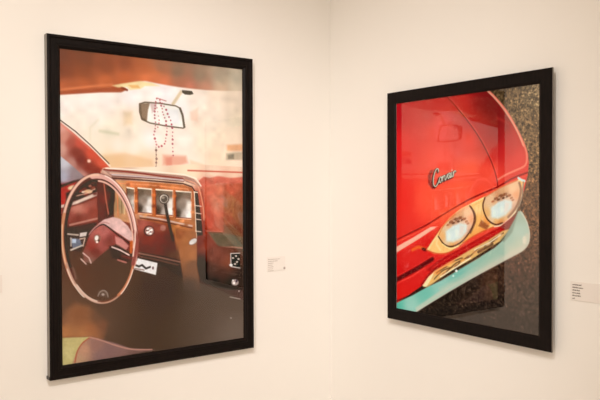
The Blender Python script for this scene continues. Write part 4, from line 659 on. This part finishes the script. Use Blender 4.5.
    PO([(305.5,478.8),(305.8,481.6),(303.5,484.8),(299.2,487.5),(294,489),(289.3,489),(286.4,487.3),(286.1,484.4),(288.4,481.2),(292.8,478.5),(298,477),(302.7,477.1)],(146,84,54),2.075,0.9)
    PO([(316.2,482.9),(316.4,485.2),(314.6,487.8),(311.1,490),(306.9,491.3),(303.1,491.2),(300.7,489.8),(300.5,487.6),(302.4,484.9),(305.9,482.7),(310.1,481.5),(313.9,481.6)],(96,54,38),2.075,0.9)
    PO([(332,467.6),(332.4,470.9),(329.7,474.6),(324.6,477.8),(318.5,479.6),(313,479.5),(309.6,477.5),(309.3,474.2),(312,470.4),(317.1,467.2),(323.2,465.4),(328.7,465.6)],(124,70,44),2.075,0.9)
    PO([(340.2,476.6),(340.4,478.7),(338.7,481),(335.5,483.1),(331.7,484.2),(328.3,484.1),(326.2,482.9),(325.9,480.8),(327.6,478.4),(330.8,476.4),(334.7,475.2),(338.1,475.3)],(80,46,34),2.075,0.9)
    PO([(351,461.5),(351.3,464.6),(348.8,468.1),(344,471.2),(338.3,472.8),(333.2,472.7),(330,470.8),(329.7,467.7),(332.2,464.1),(337,461.1),(342.7,459.5),(347.8,459.6)],(150,84,52),2.075,0.9)
    PO([(357.2,470.3),(357.4,472.4),(355.7,474.7),(352.6,476.7),(348.8,477.9),(345.4,477.8),(343.3,476.5),(343.1,474.4),(344.8,472.1),(347.9,470.1),(351.7,469),(355.1,469)],(100,60,42),2.075,0.9)
    PO([(370.9,465.3),(371.2,467.9),(369.1,470.9),(365.2,473.4),(360.5,474.7),(356.3,474.7),(353.7,473.1),(353.4,470.5),(355.5,467.5),(359.5,465.1),(364.1,463.7),(368.3,463.8)],(170,100,64),2.075,0.9)
    PO([(379.4,474.9),(379.6,477.2),(377.8,479.7),(374.5,481.9),(370.4,483.1),(366.8,483),(364.5,481.7),(364.3,479.4),(366.1,476.9),(369.5,474.7),(373.5,473.5),(377.1,473.6)],(190,120,80),2.075,0.9)
    PO([(318.8,476.1),(318.9,477.7),(317.6,479.5),(315.2,481),(312.3,481.9),(309.7,481.8),(308.1,480.9),(307.9,479.3),(309.2,477.5),(311.7,476),(314.6,475.2),(317.2,475.2)],(246,214,180),2.075,0.9)
    PO([(347.1,472),(347.3,473.4),(346.1,474.9),(344,476.3),(341.5,477),(339.2,477),(337.8,476.1),(337.7,474.8),(338.8,473.2),(340.9,471.8),(343.4,471.1),(345.7,471.1)],(250,226,196),2.075,0.9)
    PO([(385.9,482.4),(386.2,484.5),(384.5,486.8),(381.4,488.8),(377.7,490),(374.4,489.9),(372.3,488.7),(372.1,486.6),(373.7,484.2),(376.9,482.2),(380.6,481.1),(383.9,481.2)],(200,130,96),2.075,0.9)
    PO([(330.5,485.5),(330.7,486.9),(329.5,488.5),(327.4,489.8),(324.8,490.6),(322.5,490.6),(321.1,489.7),(321,488.3),(322.1,486.7),(324.2,485.4),(326.8,484.6),(329.1,484.7)],(236,190,150),2.075,0.9)
    PO([(362.7,457.6),(362.9,459.2),(361.6,460.9),(359.2,462.4),(356.4,463.2),(353.9,463.2),(352.3,462.2),(352.1,460.7),(353.4,458.9),(355.8,457.4),(358.6,456.6),(361.1,456.7)],(240,190,150),2.075,0.9)
    PO([(291,512.1),(315.9,503.3),(320.9,549),(296,554.3)],(204,220,208),6.225,0.5)
    PO([(340.5,494.6),(364.8,497.4),(355.2,528.1),(335.7,536.7)],(236,216,196),6.225,0.6)
    PO([(358.9,459.9),(359.3,462.6),(357,466.5),(352.3,471.1),(345.5,476.2),(337,481.5),(327.3,486.6),(317.1,491.2),(307.1,494.9),(298,497.5),(290.5,498.7),(285,498.6),(281.9,497.1),(281.6,494.2),(283.9,490.3),(288.8,485.6),(295.9,480.3),(304.6,475),(314.4,469.9),(324.6,465.4),(334.5,461.8),(343.4,459.3),(350.7,458.1),(356,458.3)],(150,92,60),6.64,0.35)
    PO([(302.5,492.6),(303.4,495.8),(300.9,500.2),(295.8,504.8),(289.4,508.2),(283.4,509.6),(279.4,508.5),(278.5,505.3),(281,500.9),(286.1,496.3),(292.5,492.9),(298.5,491.6)],(236,180,130),4.15,0.6)
    PO([(455.8,387.2),(491.8,370.6),(526.9,353.7),(573.9,333.3),(605.2,328.3),(615.5,356.2),(609.5,394.6),(593,428.1),(565.7,457),(535.8,477.6),(505.3,485.3),(474.1,470.9),(455.9,445.9),(448.1,414.9)],(246,206,150),2.49,1)
    FI([(455.8,387.2),(491.8,370.6),(526.9,353.7),(573.9,333.3),(605.2,328.3),(615.5,356.2),(609.5,394.6),(593,428.1),(565.7,457),(535.8,477.6),(505.3,485.3),(474.1,470.9),(455.9,445.9),(448.1,414.9)],[(471.8,443.6,(238,180,110)),(494,395.9,(240,196,150)),(516,381.3,(214,150,104)),(546.3,366.8,(226,170,120)),(580.3,356.2,(250,206,160)),(592.9,377.2,(244,170,120)),(571.9,398.5,(240,206,176)),(584.6,426.5,(222,170,136)),(542.1,409.6,(236,222,204)),(520.5,431.5,(224,236,226)),(498.6,446.5,(226,230,216)),(516.2,467.6,(240,186,112)),(555.1,455.6,(230,180,124)),(525,478,(226,130,64))],3.4,2.49,0.055)
    PO([(485.2,425.1),(516.1,402.9),(550.7,395.3),(576.2,398.5),(576.2,423.2),(550.8,448.6),(516.2,464),(489.7,457.6)],(222,236,228),6.64,0.85)
    PO([(498.5,432),(533.5,416.9),(546.5,434.5),(516.2,453.2),(494.1,450.3)],(240,246,240),6.225,0.8)
    PO([(500.9,398.3),(501.1,400.5),(499.5,402.9),(496.4,404.9),(492.6,405.9),(489.2,405.8),(487.2,404.5),(486.9,402.3),(488.6,399.9),(491.7,397.9),(495.5,396.8),(498.8,397)],(190,110,70),2.075,0.9)
    PO([(515.6,386.6),(515.9,389.3),(513.9,392.2),(510.1,394.7),(505.5,396),(501.4,395.8),(498.9,394.1),(498.6,391.5),(500.6,388.5),(504.5,386.1),(509,384.8),(513.1,385)],(146,84,54),2.075,0.9)
    PO([(525,390.8),(525.2,393),(523.6,395.3),(520.5,397.3),(516.8,398.4),(513.5,398.2),(511.5,396.9),(511.2,394.8),(512.9,392.4),(516,390.4),(519.7,389.3),(523,389.5)],(96,54,38),2.075,0.9)
    PO([(538.9,376.8),(539.2,380),(536.9,383.4),(532.4,386.3),(527.1,387.8),(522.2,387.6),(519.3,385.6),(518.9,382.5),(521.3,379),(525.8,376.1),(531.2,374.6),(536,374.9)],(124,70,44),2.075,0.9)
    PO([(546.1,385.5),(546.3,387.5),(544.8,389.6),(542,391.5),(538.7,392.4),(535.6,392.3),(533.8,391),(533.6,389.1),(535.1,386.9),(537.9,385.1),(541.2,384.1),(544.2,384.3)],(80,46,34),2.075,0.9)
    PO([(555.5,371.6),(555.8,374.6),(553.6,377.8),(549.5,380.5),(544.4,382),(539.9,381.7),(537.1,379.9),(536.8,376.9),(539.1,373.6),(543.3,370.9),(548.3,369.5),(552.8,369.8)],(150,84,52),2.075,0.9)
    PO([(561,380),(561.2,382),(559.8,384.2),(557,386),(553.7,386.9),(550.7,386.8),(548.8,385.5),(548.6,383.6),(550.1,381.4),(552.9,379.6),(556.2,378.7),(559.2,378.8)],(100,60,42),2.075,0.9)
    PO([(573.1,375.8),(573.4,378.2),(571.5,380.9),(568.1,383.1),(564,384.3),(560.3,384.1),(558,382.6),(557.7,380.1),(559.6,377.4),(563,375.2),(567.1,374),(570.8,374.2)],(170,100,64),2.075,0.9)
    PO([(580.5,385),(580.8,387.1),(579.2,389.4),(576.2,391.3),(572.7,392.4),(569.5,392.2),(567.5,390.9),(567.3,388.8),(568.9,386.4),(571.8,384.5),(575.4,383.5),(578.6,383.7)],(190,120,80),2.075,0.9)
    PO([(527.3,384.6),(527.4,386),(526.3,387.7),(524.2,389),(521.6,389.8),(519.3,389.7),(517.9,388.7),(517.8,387.2),(518.9,385.6),(521,384.2),(523.6,383.5),(525.9,383.6)],(246,214,180),2.075,0.9)
    PO([(552.2,381.4),(552.3,382.7),(551.3,384.1),(549.5,385.3),(547.2,386),(545.2,385.9),(544,385),(543.9,383.7),(544.9,382.3),(546.7,381.1),(548.9,380.4),(550.9,380.6)],(250,226,196),2.075,0.9)
    PO([(586.3,392.2),(586.5,394.1),(585.1,396.3),(582.4,398.1),(579.1,399),(576.2,398.9),(574.3,397.7),(574.1,395.7),(575.6,393.6),(578.3,391.8),(581.6,390.8),(584.5,391)],(200,130,96),2.075,0.9)
    PO([(537.6,393.6),(537.7,394.9),(536.7,396.4),(534.9,397.6),(532.6,398.2),(530.6,398.2),(529.3,397.3),(529.2,396),(530.2,394.6),(532.1,393.3),(534.3,392.7),(536.4,392.8)],(236,190,150),2.075,0.9)
    PO([(565.8,368.3),(566,369.8),(564.9,371.4),(562.8,372.7),(560.3,373.4),(558.1,373.3),(556.7,372.4),(556.6,370.9),(557.7,369.3),(559.8,368),(562.2,367.3),(564.5,367.4)],(240,190,150),2.075,0.9)
    PO([(502.9,417.5),(524.8,409.9),(529.3,452.8),(507.4,457.1)],(204,220,208),6.225,0.5)
    PO([(546.4,402.4),(567.7,405.7),(559.3,434.2),(542.2,441.7)],(236,216,196),6.225,0.6)
    PO([(562.5,370.3),(562.9,372.9),(560.9,376.5),(556.8,380.7),(550.8,385.3),(543.3,390),(534.8,394.6),(525.8,398.6),(517.1,401.8),(509.1,404),(502.5,405),(497.6,404.7),(495,403.2),(494.6,400.5),(496.7,396.9),(501,392.6),(507.2,387.9),(514.9,383.1),(523.5,378.6),(532.4,374.6),(541.1,371.5),(548.9,369.4),(555.3,368.5),(560,368.8)],(150,92,60),6.64,0.35)
    PO([(513,399.6),(513.8,402.6),(511.6,406.6),(507.2,410.7),(501.5,413.8),(496.3,414.9),(492.7,413.8),(492,410.8),(494.1,406.7),(498.6,402.6),(504.3,399.6),(509.5,398.5)],(236,180,130),4.15,0.6)
    LN([(388.6,419.7),(405.1,441.7),(408.9,475.1),(388.7,515.1),(350.3,554.9),(303.5,576.9),(263.1,571.8),(232.1,542.3)],6.225,(92,48,26),1.8675,1,1)
    LN([(234.7,536.3),(250.2,510.1),(278.3,481.7),(318.4,451.6)],4.15,(222,130,60),2.075,1,1)
    LN([(393.8,423.3),(412.6,448.9),(413.6,478.6),(391.1,520.6)],5.81,(112,70,50),2.49,1,1)
    LN([(252.8,570.5),(293.5,585.7),(333.3,573.1)],4.15,(255,226,150),2.075,1,1)
    LN([(458.6,388.3),(449.5,414.8),(455.9,444),(474.1,470.2),(505.3,484.6),(535.8,477.6)],6.225,(96,50,30),1.8675,1,1)
    LN([(607.3,335.3),(613.9,359.7),(606.6,394.6),(588.8,428.2),(561.5,455.4)],9.13,(150,104,78),2.905,0.85,1)
    LN([(620.8,338.9),(620.9,366.6),(611.5,401.5),(593.4,433.3),(564,462.4),(531.5,485),(500.9,492)],4.565,(250,226,190),1.8675,1,1)
    LN([(460.4,384.6),(526.9,351.2),(599,325.4)],4.15,(222,120,70),2.075,1,0)
    LN([(603.1,317.8),(615.5,324.9),(627.7,328.5)],8.3,(220,230,220),2.075,1,0)
    LN([(623.6,331.9),(619.7,380.5),(595.1,436.8)],4.15,(140,110,90),2.075,1,0)
    PO([(168.4,679.9),(242.5,629.9),(303.6,601.9),(391.1,558.1),(465.1,520.6),(527.2,490.5),(578.4,454.8),(591,461.5),(561.6,494.4),(483.2,541.5),(372.1,596.9),(283.5,638.3),(200.5,684.9)],(178,16,18),2.905,1)
    LN([(200.5,669),(303.6,613.5),(437.8,547.8),(527.2,503.1)],6.225,(222,44,36),4.15,0.8,0)
    PO([(527.2,492.3),(578.4,454.8),(599.2,436.7),(586.8,479.2),(553.1,505.4)],(140,70,60),4.15,0.8)
    PO([(152,749.9),(173.7,715.4),(211.1,679.9),(273.3,646.9),(333.3,615),(400.6,578),(474.2,542),(535.9,506.2),(570.1,497.5),(527.3,542.5),(456.1,583.4),(391.2,621.8),(303.6,667.4),(221.6,718.4),(179.1,746.9)],(232,182,108),2.905,1)
    LN([(211.1,711.6),(252.8,676),(303.6,655.8)],4.15,(96,56,34),1.8675,1,1)
    LN([(273.3,678),(323.5,638.7),(381.7,611.3)],4.15,(96,56,34),1.8675,1,1)
    LN([(391.2,606.8),(437.8,570),(500.9,544.1)],4.15,(96,56,34),1.8675,1,1)
    LN([(303.6,636.6),(352.8,617.3),(333.3,641.7)],4.15,(96,56,34),1.8675,1,1)
    LN([(456.1,565.1),(492.1,541),(540.2,513.2)],4.15,(96,56,34),1.8675,1,1)
    LN([(221.6,686.8),(273.3,658.5),(293.6,660.6)],4.15,(96,56,34),1.8675,1,1)
    LN([(428.6,589.1),(492.1,555.5)],10.79,(80,50,36),3.32,0.8,0)
    PO([(243.6,679.3),(243.8,682.2),(240.9,686),(235.7,689.8),(229.5,692.5),(223.9,693.5),(220.6,692.4),(220.3,689.5),(223.2,685.6),(228.5,681.8),(234.7,679.1),(240.3,678.2)],(236,140,60),4.15,0.8)
    PO([(274.4,680.3),(274.6,683.1),(271.8,686.9),(266.6,690.7),(260.5,693.4),(255.1,694.3),(251.8,693.2),(251.5,690.4),(254.4,686.5),(259.6,682.8),(265.7,680.1),(271.1,679.2)],(190,110,60),4.15,0.8)
    PO([(299.6,647),(299.9,649.8),(297.1,653.6),(292,657.3),(286,659.9),(280.6,660.8),(277.4,659.6),(277.1,656.8),(279.9,653),(285,649.3),(291.1,646.7),(296.4,645.9)],(250,200,110),4.15,0.8)
    PO([(334.3,644),(334.6,646.8),(331.8,650.5),(326.9,654.1),(321,656.7),(315.7,657.6),(312.5,656.5),(312.3,653.7),(315,649.9),(320.1,646.3),(326,643.7),(331.2,642.9)],(150,86,50),4.15,0.8)
    PO([(363.5,618.8),(363.7,621.6),(361,625.2),(356.2,628.8),(350.4,631.3),(345.2,632.1),(342.1,631),(341.8,628.2),(344.6,624.5),(349.5,621),(355.3,618.5),(360.4,617.7)],(246,170,80),4.15,0.8)
    PO([(392.1,605.3),(392.4,608),(389.7,611.6),(384.9,615.2),(379.3,617.6),(374.2,618.4),(371.1,617.3),(370.9,614.5),(373.5,610.9),(378.4,607.4),(384.1,604.9),(389.1,604.1)],(130,80,54),4.15,0.8)
    PO([(420.3,584.6),(420.5,587.3),(417.9,590.9),(413.2,594.3),(407.6,596.7),(402.6,597.5),(399.6,596.3),(399.4,593.6),(402,590),(406.8,586.6),(412.3,584.1),(417.3,583.4)],(220,150,90),4.15,0.8)
    PO([(452.5,575),(452.7,577.7),(450.2,581.2),(445.6,584.6),(440.1,587),(435.2,587.7),(432.3,586.5),(432.1,583.8),(434.6,580.3),(439.3,576.9),(444.7,574.5),(449.6,573.8)],(150,96,64),4.15,0.8)
    PO([(484.1,551),(484.3,553.6),(481.8,557.1),(477.3,560.4),(471.9,562.8),(467.2,563.4),(464.3,562.3),(464,559.6),(466.5,556.1),(471.1,552.8),(476.5,550.5),(481.2,549.8)],(236,190,140),4.15,0.8)
    PO([(515,531.1),(515.3,533.7),(512.8,537.1),(508.4,540.4),(503.1,542.7),(498.4,543.3),(495.6,542.1),(495.4,539.5),(497.8,536.1),(502.3,532.8),(507.6,530.5),(512.2,529.9)],(130,90,70),4.15,0.8)
    PO([(536.8,515.6),(537,518.2),(534.6,521.6),(530.2,524.8),(525,527),(520.4,527.6),(517.6,526.5),(517.4,523.8),(519.8,520.4),(524.2,517.2),(529.4,515),(534,514.4)],(220,170,130),4.15,0.8)
    PO([(201.6,715),(201.9,717.9),(198.9,721.8),(193.5,725.7),(187.2,728.6),(181.5,729.6),(178,728.5),(177.8,725.6),(180.8,721.6),(186.2,717.7),(192.6,714.9),(198.2,713.9)],(250,190,100),4.15,0.8)
    LN([(242.5,700.5),(323.5,654.1),(391.2,614.3)],4.15,(255,240,200),2.075,1,0)
    LN([(410,583),(483.2,548.8),(527.2,521)],4.15,(250,230,190),2.075,1,0)
    LN([(189.9,701.8),(242.5,669.1),(313.5,631.9)],4.98,(250,150,70),2.905,0.9,0)
    PO([(146.5,746.5),(179.1,706.9),(211.1,683.9),(195.2,713.2),(168.3,748.1)],(250,226,170),2.075,1)
    LN([(141.1,743),(179.1,698.9),(221.6,667.1)],6.64,(140,20,18),2.905,1,0)
    FI([(-26.2,848.3),(3.8,831.7),(90.8,791.6),(162.9,752.7),(242.5,716.2),(343.1,659.9),(428.6,611.3),(501,569.4),(540.2,538.2),(561.6,505),(586.8,465.1),(603.4,433.1),(619.8,436.1),(640.2,470.2),(650.4,507.7),(646.5,542.4),(620.2,571.9),(570.3,596.6),(527.4,619.7),(460.8,654.7),(381.7,697.8),(293.6,747.5),(200.5,802.1),(107.7,857),(-26.3,909.8)],[(9.7,849.8,(92,186,160)),(79.4,844.5,(160,206,186)),(162.9,772.8,(116,190,168)),(242.5,739.7,(150,200,182)),(343.1,682.8,(120,188,168)),(391.2,678,(150,192,172)),(460.8,623.5,(150,190,168)),(527.3,582,(158,190,168)),(570.1,536.4,(166,194,174)),(611.8,499.1,(184,204,184)),(611.9,555,(206,206,178)),(578.7,578.3,(214,204,176)),(603.4,457.5,(170,186,164)),(483.3,636.2,(166,192,166))],3,2.49,0.055)
    LN([(640.4,518.5),(628.3,553.9),(603.7,571.3),(527.4,610.7),(381.7,688.4),(293.6,734),(200.5,790.2),(118.9,843.2)],16.6,(214,204,180),7.47,0.7,1)
    LN([(527.4,596.4),(381.7,671.4),(242.5,747.6)],12.45,(190,200,176),8.3,0.5,1)
    LN([(-14.1,831.9),(90.8,787.5),(162.9,750.7)],5.395,(60,22,20),2.49,0.8,0)
    LN([(162.9,750.7),(268.2,699.9),(352.8,651.4),(437.9,606.9)],3.32,(150,110,70),2.49,0.6,0)
    LN([(611.6,432.9),(636.2,466.9),(648.4,504.3),(644.5,542.5),(616.1,572.1),(527.4,619.7),(381.7,697.8),(200.5,802.1),(113.3,854.1)],4.15,(220,210,186),2.075,0.85,1)
    PO([(329.9,668.8),(329,671.3),(326.7,673.4),(323.5,674.3),(320.3,674),(317.9,672.4),(317,670),(317.9,667.4),(320.3,665.4),(323.5,664.4),(326.7,664.8),(329,666.4)],(245,245,230),1.66,1)
    PO([(636.4,532.6),(635.3,539.6),(632.3,544.9),(628.3,547),(624.2,545.4),(621.2,540.4),(620.1,533.6),(621.2,526.5),(624.1,521.3),(628.2,519.2),(632.3,520.8),(635.3,525.7)],(236,222,196),4.98,0.8)
    PO([(313.6,689.5),(312.9,691.5),(311.1,693.1),(308.6,693.8),(306.1,693.6),(304.3,692.4),(303.6,690.5),(304.3,688.5),(306.1,686.9),(308.6,686.1),(311.1,686.4),(312.9,687.6)],(226,236,220),2.075,1)
    PO([(527.3,538.9),(561.6,501.5),(603.4,436.6),(578.5,507.7),(544.6,545.1)],(120,132,112),4.98,0.6)
    LN([(226.9,291.2),(224,281.2),(216.6,281.6),(208.3,292.2),(200.9,313.6),(198.7,334.9),(203.7,347.6),(212.8,349.3),(223,338.4),(229.4,326.8)],8.715,(74,22,26),2.075,0.9,1)
    LN([(229.4,326.8),(233,316.7),(239.2,313.3),(242.3,320.8),(237.1,333.3),(231.1,333.9),(230,325.7)],8.715,(74,22,26),2.075,0.9,1)
    LN([(242.1,317.1),(248,311.4),(247.4,329.5),(248.5,316.9),(254.6,308.4),(259.1,308.8)],8.715,(74,22,26),2.075,0.9,1)
    LN([(259.1,308.8),(260.4,325.3),(267.4,316.4),(272.1,302.8)],8.715,(74,22,26),2.075,0.9,1)
    LN([(285.7,299.8),(279.5,300),(274.2,310.5),(276.1,319.7),(282.8,314.3),(286.7,299.1),(285.7,316.1),(290,312.9)],8.715,(74,22,26),2.075,0.9,1)
    LN([(294.4,296.6),(292.6,313.9),(297.2,310.5)],8.715,(74,22,26),2.075,0.9,1)
    LN([(302.1,294.1),(301.1,311.6),(302.9,299.9),(308.5,291.2),(314.5,292.5)],8.715,(74,22,26),2.075,0.9,1)
    PO([(189.9,282.6),(177.1,304.2),(179.2,336.1),(197.9,354),(211.1,356),(195.2,332.2),(192.6,304.4),(205.9,281)],(120,20,26),4.565,0.75)
    LN([(233.1,287.8),(230.3,277.8),(222.9,278.2),(214.6,288.8),(207.3,310.1),(205.1,331.3),(210.1,344),(219.1,345.8),(229.2,334.9),(235.7,323.4)],6.64,(52,70,62),1.4525,1,1)
    LN([(235.7,323.4),(239.2,313.3),(245.4,309.9),(248.4,317.4),(243.3,329.9),(237.4,330.4),(236.2,322.3)],6.64,(52,70,62),1.4525,1,1)
    LN([(248.3,313.7),(254.2,308),(253.6,326.1),(254.6,313.5),(260.7,305),(265.2,305.4)],6.64,(52,70,62),1.4525,1,1)
    LN([(265.2,305.4),(266.6,321.9),(273.5,313),(278.2,299.4)],6.64,(52,70,62),1.4525,1,1)
    LN([(291.8,296.5),(285.6,296.6),(280.3,307.1),(282.2,316.3),(288.8,310.9),(292.7,295.7),(291.8,312.7),(296,309.5)],6.64,(52,70,62),1.4525,1,1)
    LN([(300.4,293.2),(298.6,310.5),(303.2,307.2)],6.64,(52,70,62),1.4525,1,1)
    LN([(308.1,290.8),(307.1,308.2),(308.9,296.5),(314.4,287.8),(320.4,289.2)],6.64,(52,70,62),1.4525,1,1)
    LN([(233.7,286.9),(230.9,276.9),(223.5,277.3),(215.2,287.9),(207.9,309.2),(205.7,330.4),(210.7,343.1),(219.8,344.9),(229.9,334),(236.3,322.5)],2.739,(238,232,206),1.0375,1,1)
    LN([(236.3,322.5),(239.9,312.4),(246,309),(249.1,316.5),(244,329),(238,329.5),(236.8,321.4)],2.739,(238,232,206),1.0375,1,1)
    LN([(248.9,312.8),(254.8,307.1),(254.2,325.2),(255.3,312.6),(261.4,304.1),(265.8,304.5)],2.739,(238,232,206),1.0375,1,1)
    LN([(265.8,304.5),(267.2,321),(274.2,312.1),(278.8,298.5)],2.739,(238,232,206),1.0375,1,1)
    LN([(292.4,295.6),(286.2,295.7),(280.9,306.2),(282.8,315.4),(289.4,310),(293.3,294.8),(292.4,311.8),(296.6,308.6)],2.739,(238,232,206),1.0375,1,1)
    LN([(301,292.4),(299.2,309.6),(303.8,306.3)],2.739,(238,232,206),1.0375,1,1)
    LN([(308.7,289.9),(307.7,307.3),(309.5,295.7),(315,287),(321,288.3)],2.739,(238,232,206),1.0375,1,1)
    LN([(301.1,284.7),(302.1,282.5)],4.15,(220,216,190),1.245,1,0)
    PO([(242.5,496.7),(390.9,415.9),(390.9,397.2),(242.5,445.9)],(255,120,70),12.45,0.35)
    PO([(437.5,359.8),(513.8,327.4),(513.6,252),(460.2,286.7)],(250,90,60),12.45,0.3)
paint_car_front()
inks_right = ink((1.12, .97, .83), (0, 0, 0), [(0, -112), (553, 11), (553, 777), (0, 930)])
OR_ = (-.4240, -1.2137, .3975, -.5541)
cyR = (OR_[0] + OR_[1]) / 2; czR = (OR_[2] + OR_[3]) / 2
rootR = empty('framed_photograph', (0, cyR, EYE + czR), -math.pi / 2, 'smaller black framed photograph of a red car front with twin headlights, on the right wall', 'framed picture', 'framed car photographs')
PROF_R = [(0, .027), (0, .0337), (.0013, .035), (.037, .035), (.041, .0342), (.0462, .0308), (.0480, .0298), (.0480, .0285), (.0440, .0285), (.0440, .027)]
framed(rootR, OR_[0] - OR_[1], OR_[2] - OR_[3], PROF_R, .0265, 'photograph of red bodywork, two headlights and a turquoise bumper', inks_right, 1.108)
for zz in (.30, -.36):
    bm = bmesh.new(); add_box(bm, (-.30, -.0245, zz - .02), (.30, -.001, zz + .02), .001); finish(bm, 'hanging_cleat', M_back, rootR)

# ------------------------------------------------------------------ wall labels
def card(root, w, h, th, m, rows, x0, y0, pitch, size, ink_m, seed):
    bm = bmesh.new(); add_box(bm, (-w / 2, -th, -h / 2), (w / 2, -.0002, h / 2), .0004); finish(bm, 'card', m, root)
    bm = bmesh.new(); rnd = random.Random(seed)
    for k, L in enumerate(rows):
        x = x0; z = y0 - k * pitch
        while x < x0 + L:
            ww = rnd.uniform(.0045, .011); ww = min(ww, x0 + L - x + .001)
            t = x
            while t < x + ww:           # letter-like strokes too small to read
                s = rnd.uniform(.0010, .0016); hh = size * rnd.choice((.62, .62, 1.0))
                add_box(bm, (t, -th - .0003, z), (t + s * .75, -th - .00005, z + hh)); t += s
            x += ww + .0014
    finish(bm, 'printed_text', ink_m, root)
t = empty('wall_label', (0, -1.3215, EYE - .342), -math.pi / 2, 'pale label card with six short lines of print, beside the smaller frame', 'wall label', 'exhibit labels')
card(t, .118, .062, .003, M_card, [.031, .037, .027, .026, .028, .009], -.0515, .0185, .0090, .0048, M_ink, 3)
t = empty('wall_label', (-.3165, 0, EYE - .3405), 0, 'small pale label card on the wall between the two frames', 'wall label', 'exhibit labels')
card(t, .100, .064, .002, M_card_white, [.062, .050, .026, .022, .027, .022, .027], -.043, .0200, .0085, .0034, M_ink_soft, 5)
t = empty('wall_label', (-1.530, 0, EYE - .332), 0, 'pale label card cut off by the left edge of the photo', 'wall label', 'exhibit labels')
card(t, .100, .062, .003, M_card, [.050, .040, .026, .022, .027, .022], -.043, .0200, .0085, .0034, M_ink_soft, 6)
bm = bmesh.new(); bmesh.ops.create_cone(bm, cap_ends=True, segments=24, radius1=.0055, radius2=.0048, depth=.0016)
bmesh.ops.rotate(bm, verts=bm.verts, cent=(0, 0, 0), matrix=Matrix.Rotation(math.pi / 2, 3, 'X'))
o = finish(bm, 'round_sticker', M_dot); o.location = (-.2715, -.0030, EYE - .3625)
o['label'] = 'tiny round grey sticker at the right end of the middle label'; o['category'] = 'sticker'
